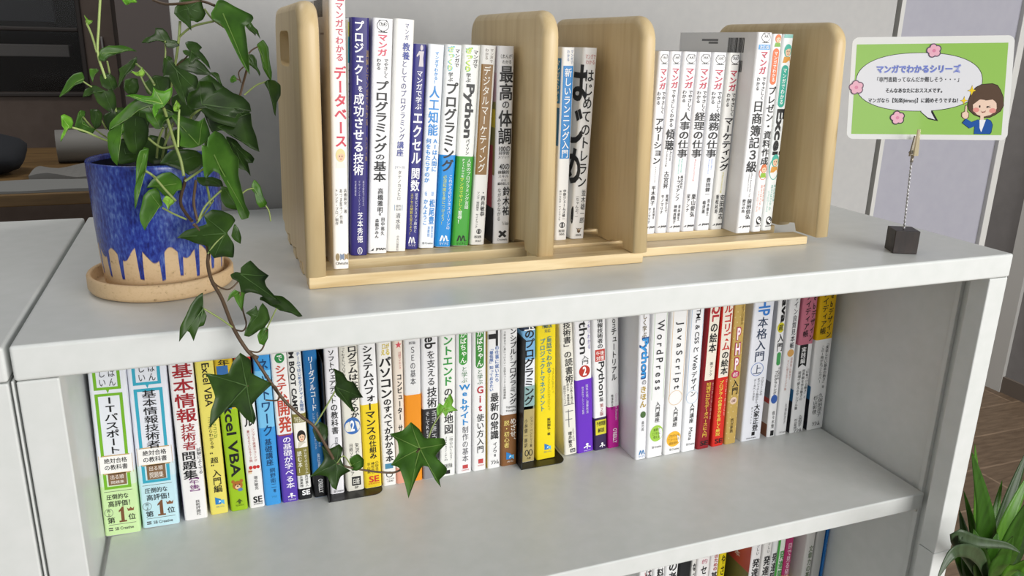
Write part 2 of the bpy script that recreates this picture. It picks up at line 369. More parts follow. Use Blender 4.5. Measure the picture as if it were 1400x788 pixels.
class Book:
    """a book built round its spine: local x across the spine, z up, y to the back"""
    def __init__(s, label, group, xb, lean, w, h, d, y, zb, base, items, cat='book', pages=True):
        s.w, s.h, s.d = w, h, d
        th = math.atan(lean); s.th = th
        lift = abs(math.sin(th)) * w / 2 + 0.0002
        s.loc = Vector((xb, y, zb + lift)); s.ax = Vector((math.sin(th), 0, math.cos(th)))
        s.root = empty('book', s.loc, (0, th, 0)); tag(s.root, label, cat, group)
        r = min(0.0028, w * 0.3); s.r = r; t = 0.0007; s.t = t
        prof = s.profile(0)
        m = MB(); B = ink(base)
        inner = [(-w / 2 + t, d), (-w / 2 + t, t * 1.5), (w / 2 - t, t * 1.5), (w / 2 - t, d)]
        loop = prof + inner[::-1]; n = len(loop); k = len(prof)
        V = [(x, y_, 0) for x, y_ in loop] + [(x, y_, h) for x, y_ in loop]
        m.add(V, [(i, i + 1, n + i + 1, n + i) for i in range(k - 1)], B, True)
        m.add(V, [(i, (i + 1) % n, n + (i + 1) % n, n + i) for i in range(k - 1, n)], B)
        # rims of the cover (top and bottom), fanned as strips
        q = [0] + [1] * (k - 2) + [2]
        for zz in (0, h):
            VV = [(x, y_, zz) for x, y_ in prof] + [(x, y_, zz) for x, y_ in inner]
            FF = [(0, 1, k + 1, k)] + [(i, i + 1, k + (1 if (i < k / 2) else 2)) for i in range(1, k - 2)] + [(k - 2, k - 1, k + 3, k + 2)] + [(k // 2, k + 1, k + 2)]
            m.add(VV, FF, B)
        s.m = m; s.obi = None; s.obir = None
        for it in items: s.item(it)
        m.build('cover', s.root)
        if s.obi: s.obi.build('paper_band', s.root)
        if pages:
            pb = MB(); pb.box(-w / 2 + t + .0002, w / 2 - t - .0002, t * 1.5 + .0002, d - 0.002, 0.0012, h - 0.0014, M_PAGE); pb.build('page_block', s.root)
    def profile(s, e):
        w, r, d = s.w, s.r, s.d; P = [(-w / 2 - e, d)]
        for k in range(6):
            a = math.pi / 2 * k / 5; P.append((-w / 2 + r - (r + e) * math.cos(a), r - (r + e) * math.sin(a)))
        for k in range(6):
            a = math.pi / 2 * (1 - k / 5); P.append((w / 2 - r + (r + e) * math.cos(a), r - (r + e) * math.sin(a)))
        P.append((w / 2 + e, d)); return P
    def ys(s, x):
        d = abs(x) - (s.w / 2 - s.r)
        if d <= 0: return 0
        d = min(d, s.r); return s.r - math.sqrt(max(0, s.r * s.r - d * d))
    def z(s, v):
        lo, hi = -0.1, s.h + 0.1
        for _ in range(40):
            mid = (lo + hi) / 2
            if pr(s.loc + s.ax * mid)[1] > v: lo = mid
            else: hi = mid
        return max(0.0002, min(s.h - 0.0002, lo))
    def dst(s, zz):
        if s.obi and s.obir[0] <= zz <= s.obir[1]: return s.obi, 0.0003
        return s.m, 0.0
    def put(s, P, F, col, e):
        zz = sum(p[1] for p in P) / len(P); m, e0 = s.dst(zz)
        m.add([(x, s.ys(x) - e - e0, z_) for x, z_ in P], F, ink(col))
    def strip(s, x0, x1, z0, z1, col, e, n=8):
        V = []; F = []
        for i in range(n + 1):
            x = x0 + (x1 - x0) * i / n; V += [(x, z0), (x, z1)]
        for i in range(n): F.append((2 * i, 2 * i + 2, 2 * i + 3, 2 * i + 1))
        s.put(V, F, col, e)
    def wrap(s, m, z0, z1, col, e):
        P = s.profile(e); k = len(P)
        V = [(x, y_, z0) for x, y_ in P] + [(x, y_, z1) for x, y_ in P]
        m.add(V, [(i, i + 1, k + i + 1, k + i) for i in range(k - 1)], ink(col), True)
    def emblem(s, polys, cx, cz, rx, rz, e0=0.00026):
        for i, p in enumerate(polys):
            col, kind = p[0], p[1]; e = e0 + 0.00004 * i
            if kind == 'ell': P = circ(cx + p[2] * rx, cz + p[3] * rz, p[4] * rx, p[5] * rz, 18); F = [tuple(range(18))]
            elif kind == 'ring': P, F = ring(cx + p[2] * rx, cz + p[3] * rz, p[4] * rx, p[5] * rz, p[6] * min(rx, rz))
            else: P = [(cx + x * rx, cz + z_ * rz) for x, z_ in p[2]]; F = [tuple(range(len(P)))]
            s.put(P, F, col, e)
    def item(s, it):
        k = it[0]; w = s.w
        if k in 'vrh' and len(k) == 1:
            _, text, v0, v1, off, wf, col = it[:7]; bold = it[7] if len(it) > 7 else 0; e = it[8] if len(it) > 8 else .0004
            z1, z0 = s.z(v0), s.z(v1)
            fn = {'v': put_v, 'r': put_r, 'h': put_h}[k]
            for P, F, k_ in fn(text, off * w, z1, z0, wf * w, bold): s.put(P, F, col, e + k_ * .00003)
        elif k == 'b':      # printed band; full width bands run round the cover
            _, v0, v1, l, r, col = it[:6]; e = it[6] if len(it) > 6 else 0.00010
            z1, z0 = s.z(v0), s.z(v1)
            if l <= -.5 and r >= .5: s.wrap(s.m, z0, z1, col, e)
            else: s.strip(l * w, r * w, z0, z1, col, e + 0.00006)
        elif k == 'obi':
            _, v0, v1, col = it; z1, z0 = s.z(v0), s.z(v1)
            s.obi = MB(); s.obir = (z0, z1); s.wrap(s.obi, z0, z1, col, 0.00022)
            P0, P1 = s.profile(0.00005), s.profile(0.00022); n = len(P0)
            for zz in (z0, z1): s.obi.add([(x, y_, zz) for x, y_ in P0] + [(x, y_, zz) for x, y_ in P1], [(i, i + 1, n + i + 1, n + i) for i in range(n - 1)], ink(col))
        elif k == 'f':
            _, v0, v1, l, r, th, col = it; z1, z0 = s.z(v0), s.z(v1); T = th * w; e = .00022
            s.strip(l * w, l * w + T, z0 + T, z1 - T, col, e, 2); s.strip(r * w - T, r * w, z0 + T, z1 - T, col, e, 2)
            s.strip(l * w, r * w, z0, z0 + T, col, e); s.strip(l * w, r * w, z1 - T, z1, col, e)
        elif k == 'c':
            _, v0, v1, off, wf, col = it; z1, z0 = s.z(v0), s.z(v1)
            P = circ(off * w, (z0 + z1) / 2, wf * w / 2, (z1 - z0) / 2, 28); s.put(P, [tuple(range(28))], col, 0.00024)
        elif k == 'o':
            _, v0, v1, off, wf, th, col = it; z1, z0 = s.z(v0), s.z(v1)
            P, F = ring(off * w, (z0 + z1) / 2, wf * w / 2, (z1 - z0) / 2, th * w); s.put(P, F, col, 0.00028)
        elif k == 'p':      # rounded pill
            _, v0, v1, off, wf, col = it; z1, z0 = s.z(v0), s.z(v1); r = wf * w / 2; x = off * w
            P = circ(x, z1 - r, r, r, 10, 0, math.pi * 10 / 9) + circ(x, z0 + r, r, r, 10, math.pi, math.pi * 1 + math.pi * 10 / 9); s.put(P, [tuple(range(20))], col, 0.00024)
        elif k == 'E':
            _, polys, v0, v1, off, wf = it; z1, z0 = s.z(v0), s.z(v1); s.emblem(polys, off * w, (z0 + z1) / 2, wf * w / 2, (z1 - z0) / 2)
        elif k == 's':      # print on the cover face that looks left; d0,d1 distances back from the spine
            _, v0, v1, d0, d1, col = it[:6]; z1, z0 = s.z(v0), s.z(v1); e = it[6] if len(it) > 6 else .00016
            x = -w / 2 - e; s.m.add([(x, d1, z0), (x, d0, z0), (x, d0, z1), (x, d1, z1)], [(0, 1, 2, 3)], ink(col))
        elif k == 'bar':    # bar code on the left looking cover
            _, v0, v1, d0, d1 = it; rnd = random.Random(5); d = d0; z1, z0 = s.z(v0), s.z(v1); x = -w / 2 - .00016
            while d < d1:
                t = rnd.choice((.0004, .0007, .0011)); s.m.add([(x, d + t, z0), (x, d, z0), (x, d, z1), (x, d + t, z1)], [(0, 1, 2, 3)], ink(K)); d += t + rnd.choice((.0004, .0007))
        elif k == 'st':     # upright writing on the left looking cover
            _, text, v0, v1, dc, wd, col = it[:7]; bold = it[7] if len(it) > 7 else 0; z1, z0 = s.z(v0), s.z(v1); x = -w / 2 - .0002
            for P, F, k_ in put_v(text, 0, z1, z0, wd, bold): s.m.add([(x - k_ * .00003, dc - p, z_) for p, z_ in P], F, ink(col))

def row(group, books, y0=None, zb=0, h=None, d=.138, xmin=-9, xmax=9):
    """books: (label, bl, br, tl, tr, base, items, options)"""
    R = []; LF = []
    for (label, bl, br, tl, tr, base, items, o) in books:
        y = o.get('y', y0)
        XL, XR, TL, TR = ony(*bl, y), ony(*br, y), ony(*tl, y), ony(*tr, y)
        hz = (TL.z + TR.z) / 2 - zb; hb = (XL.z + XR.z) / 2 - zb
        wid = lambda a, b: b - a
        H = o.get('h', h or hz)
        le = ((TL.x + TR.x) / 2 - (XL.x + XR.x) / 2) / (hz - hb) if abs(hz - hb) > .02 else 0
        le = o.get('lean', le)
        w = ((XR.x - XL.x) + (TR.x - TL.x)) / 2
        cb = (XL.x + XR.x) / 2 - le * hb
        R.append([label, cb, le, w, H, o.get("d", d), y, base, items]); LF.append(.0008 if "metal bookend" in label else 0)
    # neighbours may touch but not cross
    for _ in range(30):
        for i in range(len(R) - 1):
            a, b = R[i], R[i + 1]; hh = min(a[4], b[4])
            for z_ in (0, hh):
                gap = (b[1] + b[2] * z_ - b[3] / 2) - (a[1] + a[2] * z_ + a[3] / 2) - .0004
                if gap < 0:
                    g = -gap / 2
                    if z_ == 0: a[1] -= g * .5; b[1] += g * .5; a[2] += g * .5 / hh; b[2] -= g * .5 / hh
                    else: a[2] -= g * .5 / hh; b[2] += g * .5 / hh
                    a[3] -= g * .5; b[3] -= g * .5
        for i, z_ in ((0, 0), (0, R[0][4]), (-1, 0), (-1, R[-1][4])):
            a = R[i]; e = a[1] + a[2] * z_ + (a[3] / 2 if i else -a[3] / 2)
            over = (e - xmax) if i else (xmin - e)
            if over > 0:
                sg = -1 if i else 1
                if z_ == 0: a[1] += sg * over; a[2] -= sg * over / a[4]
                else: a[2] += sg * over / a[4]
    for (label, cb, le, w, H, dd, y, base, items), lf in zip(R, LF): Book(label, group, cb, le, w, H, dd, y, zb + lf, base, items)
TK = .016; TB = .026
def jm(title, vt0, vt1, hira_one=False, sub=None, subc=None, owl=(0, 0), m=(0, 0), hv=(0, 0), au=(), col='c23f55'):
    I = [('E', OWL, owl[0], owl[1], .06, .74), ('v', 'マンガ', m[0], m[1], .04, .62, col, TB)]
    if hira_one: I += [('v', 'でやさしくわかる', hv[0], hv[1], .05, .34, K, TK)]
    else: I += [('v', 'でやさしく', hv[0], hv[1], .24, .32, K, TK), ('v', 'わかる', hv[0], hv[0] + (hv[1] - hv[0]) * .6, -.2, .32, K, TK)]
    I += [('v', title, vt0, vt1, .05, .78, K, TB)]
    if sub: I += [('r', sub, *subc[0:2], .02, .2, subc[2])]
    for t in au: I.append(('v', t[0], t[1], t[2], t[3], t[4], K, TK))
    return I
def rack_books():
    G = 'books in the pale wooden rack'
    YA, YB, H46, HA5 = 0.137, 0.142, .1785, .198
    SH = .008
    A = [
     ('tall white book with red title and bar code beside the left rack panel', (456.6, 367.3), (477, 366.5), (449.2, 0), (473, 0.5), 'eeece9', [
        ('v', 'マンガでわかる', 2, 84, .1, .5, 'd1596c', TK), ('v', 'データベース', 90, 202, .1, .78, 'd6485c', TB), ('E', fig('e9dca0', 'f0e8dd'), 203, 230, .05, .8),
        ('v', '高橋麻奈／著', 258, 292, .32, .2, K), ('v', 'あづま笙子／作画', 258, 306, .04, .2, K), ('v', 'トレンド・プロ／制作', 258, 308, -.24, .2, K),
        ('E', [('9a8a6a', 'ell', -.66, 0, .3, .95), ('7f8fa8', 'poly', [(-.28, -.9), (-.28, .9), (0, .5), (.3, .9), (.3, -.9), (0, -.4)]), ('a58f6c', 'poly', [(.38, -.9), (.38, .9), (.66, .5), (.96, .9), (.96, -.9), (.66, -.4)])], 346, 357, .05, .86),
        ('h', 'Ohmsha', 358, 362, .05, .8, K), ('b', -3, 1, .0, .4, 'd0455a'), ('s', -4, 366, .002, .136, 'dcd2c6', .00012), ('bar', -4, 22, .035, .085), ('s', 45, 48, .03, .05, '8a6f5d'), ('s', -4, 4, .1, .135, 'a08c7c', .00018)], dict(y=.0885, h=.2115, d=.17)),
     ('thin white and teal book almost hidden behind the navy book', (476.6, 351.6), (478.4, 351.4), (475.2, 19), (479.2, 19.2), 'dfe6e8', [('b', 30, 50, -.5, .5, 'cfd46a'), ('b', 50, 86, -.5, .5, '2f9cb0'), ('v', 'プロジェクト', 92, 200, .1, .7, K)], dict(h=.198)),
     ('navy blue book with white title beside the tall white book', (478.7, 351.3), (501, 349.5), (479, 18.8), (506.8, 19.3), '2c2572', [
        ('v', 'プロジェクト', 28, 117, -.1, .56, 'f0f0f4', TB), ('v', 'を', 117, 126, .0, .3, 'f0f0f4', TK), ('v', '成功させる技術', 127, 240, -.08, .62, 'f0f0f4', TB),
        ('v', '図解とマンガでわかる', 68, 172, .4, .16, 'b59a5a'), ('v', 'ハンディ版', 186, 220, .38, .14, 'b59a5a'), ('v', '株式会社プロセス', 247, 282, .22, .11, 'c8c6e0'), ('v', 'デザインエージェント', 247, 289, -.02, .11, 'c8c6e0'), ('v', '代表取締役', 247, 268, -.25, .11, 'c8c6e0'),
        ('v', '芝本秀徳', 290, 332, .04, .36, 'f0f0f4', TK), ('o', 338, 348, .04, .3, .04, 'e8e8f2'), ('h', 'R', 340, 346, .04, .1, 'e8e8f2')], dict(y=.1275, h=.198)),
     ('white book with owl emblem and wide black title beside the navy book', (503, 348.8), (529, 348), (509.7, 19.3), (538.2, 20), 'e8e8ea', [
        ('E', OWL, 27, 45, .0, .62), ('v', 'マンガ', 46, 77, .0, .5, 'd8566a', TB), ('v', 'でやさしく', 80, 107, .2, .22, K, TK), ('v', 'わかる', 80, 96, -.16, .22, K, TK), ('v', 'プログラミング', 110, 209, .02, .66, K, TB), ('v', 'の', 210, 219, .02, .5, K, TK), ('v', '基本', 220, 249, .02, .66, K, .03),
        ('v', '高橋雅明', 257, 291, .08, .3, K, TK), ('v', '著', 291, 295, .08, .14, K), ('v', '田中裕久', 297, 322, .24, .2, K, TK), ('v', '森脇かみん', 299, 326, -.06, .2, K, TK), ('E', SWAN, 339, 344, -.3, .24), ('h', 'JMAM', 339, 343, .16, .5, K, .04)], dict(y=.130, h=.198)),
     ('plain ivory book with thin blue lettering, tallest beside the navy pocket books', (529.7, 347), (558, 348.8), (539.4, 20.5), (568.8, 21.9), 'e9e8e4', [
        ('v', 'マンガ', 31, 55, .12, .22, '3b3f83'), ('v', '教養', 58, 82, .12, .38, '3a48a0', TB), ('v', 'としてのプログラミング', 82, 192, .06, .3, '3b3f83', .004), ('v', '講座', 193, 214, .0, .36, '3a48a0', TK), ('h', '[マンガ]', 227, 231, .02, .5, '7f86a8'),
        ('v', 'タテノカズヒロ', 233, 274, .02, .2, '5a5a60'), ('b', 280, 288, -.2, -.17, '8aa6c8'), ('b', 280, 288, .2, .23, '8aa6c8'), ('h', '原作', 280, 284, .02, .26, '6d6d72'), ('h', '監修', 285, 288, .02, .26, '6d6d72'), ('v', '清水亮', 291, 314, .02, .26, '5a5a60'), ('v', '中央公論新社', 322, 343, .04, .14, '77777c')], dict(y=.132, h=.198)),
     ('navy pocket book with a white classical statue at the top', (551, 341), (570.9, 340.3), (563, 59.3), (585, 59.7), '2d2b7c', [
        ('E', [('cfc8ce', 'ell', 0, .72, .28, .26), ('cfc8ce', 'poly', [(-.5, .4), (.5, .4), (.35, -.2), (.5, -1), (-.45, -1), (-.3, -.2)]), ('cfc8ce', 'poly', [(-.5, .4), (-1, .0), (-.9, -.15), (-.4, .1)])], 61, 91, .12, .7),
        ('v', 'マンガで学ぶ', 96, 150, .05, .46, 'eeeef4', TK), ('v', 'エクセル', 152, 225, .05, .72, 'f2f2f6', TB), ('v', '関数', 229, 262, .05, .68, 'f2f2f6', TB), ('v', '若手ビジネスマン麻衣と', 264, 318, .2, .24, 'e6e6f0'), ('v', 'エクセル関数を覚えよう！', 264, 322, -.14, .24, 'd6c94e'), ('E', MY('eeeef4'), 324, 333, .0, .56), ('h', 'マイナビ', 334, 337, 0, .56, 'eeeef4')], {}),
     ('white pocket book with bright blue kanji title beside the statue spine', (572.5, 338.7), (593.8, 339.3), (586.3, 60.3), (608, 61.3), 'e5e9ee', [
        ('v', 'マンガでわかる！', 70, 115, .05, .24, '2a8fd6', TK), ('v', '人工知能', 117, 186, .02, .66, '1f8ad8', TB), ('v', 'AIは人間に', 189, 235, .22, .34, '1f8ad8', TK), ('v', '何をもたらすのか', 189, 250, -.2, .34, '1f8ad8', TK), ('h', '監修', 262, 268, .22, .14, '1f8ad8'), ('v', '松尾豊', 272, 307, .22, .36, '1f8ad8', TB), ('h', '作画', 262, 268, -.22, .14, '1f8ad8'), ('v', 'かんようこ', 272, 308, -.2, .28, '1f8ad8', TK), ('v', '東京大学', 309, 326, .3, .16, '1f8ad8'), ('v', '准教授', 309, 324, .08, .16, '1f8ad8'), ('h', 'SB Creative', 331, 334, .05, .7, '444a55')], {}),
     ('white pocket book with bright blue lower half', (594.9, 337.3), (616.2, 337.7), (610, 60.7), (632.4, 61.3), 'e6e8e8', [
        ('b', 212, 339, -.5, .5, '1a8bd8'), ('v', 'マンガで', 66, 92, .22, .3, K, TK), ('v', 'ざっくり', 63, 98, -.18, .46, '59c2dc', .05), ('v', 'ざっくり', 64, 97, -.18, .34, 'd9e36a', TB, .0005), ('v', '学ぶ', 99, 112, -.12, .3, K, TK), ('v', 'プログラミング', 112, 235, .0, .76, K, TB), ('v', 'これからのビジネスパーソンの', 239, 314, .24, .24, 'eef4fa'), ('v', '必須知識を身につけよう！', 239, 308, -.12, .24, 'd9e36a'), ('E', MY('f2f6fa'), 322, 330, .05, .6), ('h', 'マイナビ', 331, 335, .05, .6, 'f2f6fa')], {}),
     ('white pocket book with bright green lower half', (617.8, 336.3), (640.6, 336.3), (633.5, 61.3), (657.4, 62), 'e6e8e4', [
        ('b', 214, 338, -.5, .5, '3f9f32'), ('v', 'マンガで', 68, 93, .24, .28, K, TK), ('v', 'ざっくり', 65, 99, -.16, .46, '6cc06a', .05), ('v', 'ざっくり', 66, 98, -.16, .34, 'e2ea52', TB, .0005), ('v', '学ぶ', 100, 113, -.1, .28, K, TK), ('r', 'Python', 115, 189, -.02, .62, K, .035), ('v', 'パイソン', 190, 212, .08, .22, K, TK), ('v', '人気のプログラミング言語', 217, 286, .22, .26, 'eef4ea'), ('v', 'Pythonを', 217, 243, -.1, .26, 'eef4ea'), ('v', 'マンガでやさしく', 243, 288, -.14, .26, 'e2ea52'), ('v', '習得！', 288, 306, -.14, .26, 'f2f6ee', TK), ('E', MY(K), 322, 330, .05, .6), ('h', 'マイナビ', 331, 335, .05, .6, K)], {}),
     ('white pocket book with a brown title panel', (642, 334.7), (663, 334.7), (658.9, 62), (678.6, 62.8), 'e5e4e0', [
        ('b', 88, 239, -.42, .34, '8f6a34'), ('v', 'マンガで', 66, 86, .2, .22, '6d5a48'), ('v', 'わかる', 66, 82, -.12, .22, '6d5a48'), ('v', 'デジタルマーケティング', 90, 236, -.04, .5, 'f0ece2', .006), ('v', '・西井敏恭', 260, 296, .2, .3, K, TK), ('v', 'マンガ・堀田陽平 サイドランチ', 262, 312, -.14, .2, K), ('o', 313, 320, .05, .34, .04, K), ('h', '1', 314, 319, .05, .1, K), ('h', '税務', 322, 326, .0, .5, K), ('h', '0167', 328, 331, .05, .4, K)], {}),
     ('white pocket book with heavy black serif kanji beside the middle rack panel', (674, 333.2), (696.4, 333.2), (680.2, 63.4), (704.2, 63.4), 'e6e5e6', [
        ('h', '（まんが）', 74, 80, .05, .7, K), ('h', 'わかる', 82, 87, .05, .5, K), ('v', '最高', 89, 138, .05, .82, K, .03), ('v', 'の', 137, 149, .05, .46, K, TK), ('v', '体調', 150, 198, .05, .82, K, .03), ('h', '100の', 200, 207, .05, .66, K, TK), ('h', '科学的', 207, 212, .02, .6, K, TK), ('h', 'メソッド', 213, 217, .02, .66, K), ('h', '40の', 224, 232, .06, .6, K, TK), ('h', '体験的', 233, 238, .02, .66, K, TK), ('h', 'スキル', 239, 243, .02, .6, K), ('h', 'から', 245, 248, .04, .3, K), ('h', '編み出した', 249, 253, .04, .7, K, TK), ('v', '鈴木祐', 255, 295, .22, .44, K, TB), ('v', 'ながみちながる', 257, 302, -.2, .22, K), ('h', 'Yu Suzuki', 303, 308, .22, .4, '7a7a7a'), ('E', XMARK, 315, 325, .05, .5), ('h', 'Crossmedia', 326, 329, .05, .6, K),
        ('s', 64, 100, .001, .05, 'd8d0d4'), ('s', 100, 140, .001, .03, 'c9a8b4'), ('s', 140, 240, .001, .05, '8f8a52'), ('s', 200, 285, .006, .02, 'b0434f', .0002), ('s', 285, 333, .001, .06, '2b2a2c'), ('s', 150, 175, .001, .012, 'd6c23c', .0002)], {}),
    ]
    row(G, A, YA, A_Z, H46, .119, xmin=.2145)
    C = [
     ('white book with a sky blue title strip beside the rounded rack panel', (757.8, 326.6), (775.9, 325.8), (769.6, 65.6), (786, 65.6), 'e8e8e6', [
        ('b', 90, 217, -.36, .4, '1f86d0'), ('v', 'マンガで', 68, 88, .26, .2, '3d6fa8'), ('v', 'わかる', 68, 84, -.02, .2, '3d6fa8'), ('v', '新しいランニング入門', 93, 216, .02, .58, 'f0f4f8', TK), ('v', '中野ジェームズ修一', 259, 302, .14, .24, K, TK), ('v', '神川ななぎ・サイドランチ', 260, 302, -.2, .18, K), ('o', 304, 312, .05, .44, .05, K), ('h', '1', 305, 311, .05, .12, K), ('h', '税務', 314, 318, .02, .5, K), ('h', '0045', 319, 322, .05, .4, K), ('s', 80, 142, .001, .03, '1f86d0'), ('st', 'マンガでわかる', 82, 140, .008, .01, 'eef2f6', TK), ('s', 148, 200, .001, .012, '2a76b4')], dict(y=.135)),
     ('thick white book with hand drawn black title, rightmost in its rack section', (779.4, 325.0), (799.4, 324), (798.8, 65.7), (816.9, 65.7), 'e9e9e8', [
        ('h', 'マンガで', 74, 81, .02, .7, 'c46a68'), ('h', 'わかる', 82, 88, .02, .6, 'c46a68'), ('v', 'はじめてのトレラン', 94, 257, .02, .68, K, TK), ('v', '並木雄一郎', 259, 306, .22, .34, K), ('v', '（ちゃんぷ。）', 265, 300, -.2, .26, K), ('E', OWLB, 311, 319, .05, .44), ('h', '税務経理', 320, 323, .05, .4, K),
        ('st', 'はじめ', 84, 255, .010, .05, K, .03), ('c', 282, 306, -.46, .12, K)], dict(y=.135)),
    ]
    row(G, C, .135, A_Z, H46, .119, xmax=.4805)
    Dk = [
     ('white owl emblem book partly covered by the rack panel, first of six', (881.8, 319.8), (895.1, 319), (901, 67), (917, 67.5), 'e6e6e9', jm('アサーション', 161, 225, owl=(74, 88), m=(93, 123), hv=(125, 156), au=[('assertion', 228, 250, .05, .14), ('平木典子', 254, 281, .0, .44), ('サノマリナ', 284, 306, -.2, .24), ('星井博文', 284, 300, .2, .2)]) + [('E', SWAN, 309, 313, -.3, .24), ('h', 'JMAM', 309.5, 313, .14, .5, K, .04)], {}),
     ('white owl emblem book with two dense black kanji, no subtitle colour', (896.6, 317.9), (911.5, 317.5), (917.6, 67.5), (933.4, 68), 'e6e6e9', jm('傾聴', 176, 206, True, owl=(74, 88), m=(92, 121), hv=(122, 174), au=[('古宮昇', 234, 258, .02, .46), ('葉城かえで', 266, 291, .24, .24), ('サノマリナ', 266, 293, -.16, .28)]) + [('r', 'Active', 207, 220, .24, .18, K), ('r', 'Listening', 207, 228, -.1, .18, K), ('E', SWAN, 308, 312, -.3, .24), ('h', 'JMAM', 308.5, 312, .14, .5, K, .04)], {}),
     ('white owl emblem book with pale green subtitle beneath its title', (912.8, 317), (930.5, 316), (935.4, 67.5), (954.7, 68), 'e6e6e9', jm('人事の仕事', 153, 216, owl=(74, 88), m=(92, 121), hv=(123, 152), au=[('株式会社', 240, 258, .2, .2), ('トライアンフ', 240, 275, -.02, .32), ('青木健生', 280, 302, .22, .2), ('神崎真理子', 280, 306, -.08, .24)]) + [('r', 'Personnel', 217, 236, .1, .12, '6fc7b4'), ('r', 'Management', 217, 238, -.12, .12, '6fc7b4'), ('E', SWAN, 308, 312, -.3, .24), ('h', 'JMAM', 308.5, 312, .14, .5, K, .04)], {}),
     ('white owl emblem book with pale pink subtitle beneath its title', (931.8, 315.6), (949.5, 315.6), (956, 67), (974.3, 67), 'e6e5e7', jm('経理の仕事', 153, 216, owl=(74, 88), m=(93, 122), hv=(124, 153), au=[('栗山俊弘', 265, 297, .18, .36), ('星アンナ', 265, 290, -.22, .26)]) + [('r', 'Accounting', 217, 248, .02, .16, 'e5a3a4'), ('E', SWAN, 307, 311, -.3, .24), ('h', 'JMAM', 307.5, 311, .14, .5, K, .04)], {}),
     ('white owl emblem book with pale blue subtitle beneath its title', (951.4, 314.6), (969.9, 314), (976, 67.5), (994.9, 68), 'e6e7ea', jm('総務の仕事', 154, 216, owl=(75, 89), m=(94, 123), hv=(125, 154), au=[('豊田健一', 243, 269, .06, .36), ('青木健生', 272, 295, .22, .2), ('嶋津蓮', 274, 292, -.1, .24)]) + [('r', 'General Affairs', 217, 232, .18, .12, '8aa6e0'), ('r', 'Management', 217, 238, -.04, .12, '8aa6e0'), ('E', SWAN, 305, 309, -.3, .24), ('h', 'JMAM', 305.5, 309, .14, .5, K, .04)], {}),
     ('white owl emblem book with pale yellow subtitle beneath its title', (971.4, 313.3), (988, 311.8), (997.9, 68), (1013.5, 68.9), 'e7e6e2', jm('マーケティング', 160, 234, owl=(75, 89), m=(95, 125), hv=(127, 159), au=[('安田貴志', 266, 300, .2, .4), ('重松延寿', 266, 292, -.22, .28)]) + [('r', 'Marketing', 236, 264, .02, .16, 'd8cf6a'), ('E', SWAN, 305, 309, -.3, .24), ('h', 'JMAM', 305.5, 309, .14, .5, K, .04)], {}),
     ('tall white book showing a shaded cover with bar codes and stars', (1007, 317), (1025.7, 315.9), (1037, 38), (1058, 38.6), 'e7e7e9', [
        ('E', OWL, 44, 59, .06, .62), ('b', 61, 68, -.36, .4, '5aa2dc'), ('h', '改訂3版', 62, 67, .02, .6, 'f0f4f8', TK), ('v', 'マンガ', 69, 102, .06, .48, 'c23f55', TB), ('v', 'でやさしく', 105, 137, .24, .24, K, TK), ('v', 'わかる', 105, 124, -.14, .24, K, TK), ('v', '日商簿記３級', 137, 236, .05, .74, K, TB), ('r', 'Official Business Skill Test', 236, 270, .14, .1, '555555'), ('r', 'in Bookkeeping 3rd Grade', 236, 262, -.04, .1, '555555'), ('v', '前田信弘', 272, 300, .18, .34, K, TB), ('v', '絶牙の鳥', 272, 291, -.2, .24, K, TK), ('E', SWAN, 308, 312, -.3, .24), ('h', 'JMAM', 308.5, 312, .14, .5, K, .04),
        ('bar', 52, 73, .020, .047), ('bar', 84, 100, .020, .031), ('s', 54, 57, .065, .095, '77777a'), ('s', 58, 61, .065, .082, '77777a'), ('st', '★', 150, 160, .036, .007, 'e0c93a'), ('st', '★', 164, 174, .038, .007, 'e0c93a'), ('st', '★', 172, 181, .041, .006, '6aa6d8'), ('st', '★', 176, 186, .034, .006, '6aa6d8')], dict(y=.120, h=.198, d=.139)),
     ('white book with an orange title pill and cartoon figures', (1027.6, 315), (1041, 314.6), (1058.6, 39), (1071, 39.4), 'e8e8e8', [
        ('E', fig('e0793c', '7fb04a'), 46, 64, .05, .8), ('p', 66, 116, -.02, .62, 'df6f38'), ('v', 'マンガでわかる', 70, 112, -.02, .36, 'f4ece6', TK), ('v', 'プレゼン・資料作成', 118, 226, .02, .8, K, TB), ('E', fig('d8743e', '8fba3c'), 224, 243, .05, .8), ('o', 228, 246, .05, .9, .05, 'd8663c'), ('v', '本庄あきほ', 252, 276, .3, .22, 'd87858'), ('v', 'あきばさやか', 252, 288, .04, .22, 'd87858'), ('v', 'リブロワークス', 260, 290, -.24, .22, 'd87858'), ('E', BIRD, 296, 310, .1, .6)], dict(y=.122, h=.197)),
     ('white book with a teal title pill beside the right rack panel', (1041.7, 314), (1054.8, 313.5), (1072, 39.4), (1087.4, 40), 'e6e9e8', [
        ('b', 44, 52, -.4, .4, '8fc9bf'), ('E', fig('4cb8a4', 'e0a04a'), 60, 86, .05, .9), ('p', 89, 147, -.02, .62, '2fa994'), ('v', 'マンガでわかる', 93, 143, -.02, .36, 'eef6f4', TK), ('r', 'Excel', 149, 212, .05, .72, K, .035), ('E', fig('4cb8a4', 'e0a04a'), 211, 236, .05, .9), ('o', 214, 246, .05, .95, .05, '4cb8a4'), ('v', '本庄あきほ', 252, 276, .3, .2, '5fb8a8'), ('v', 'あきばさやか', 252, 288, .04, .2, '5fb8a8'), ('v', 'リブロワークス', 260, 290, -.24, .2, '5fb8a8'), ('E', BIRD, 296, 310, .1, .6)], dict(y=.124, h=.197)),
    ]
    row(G, Dk, YB, B_Z, H46, .119, xmin=.5005, xmax=.6985)

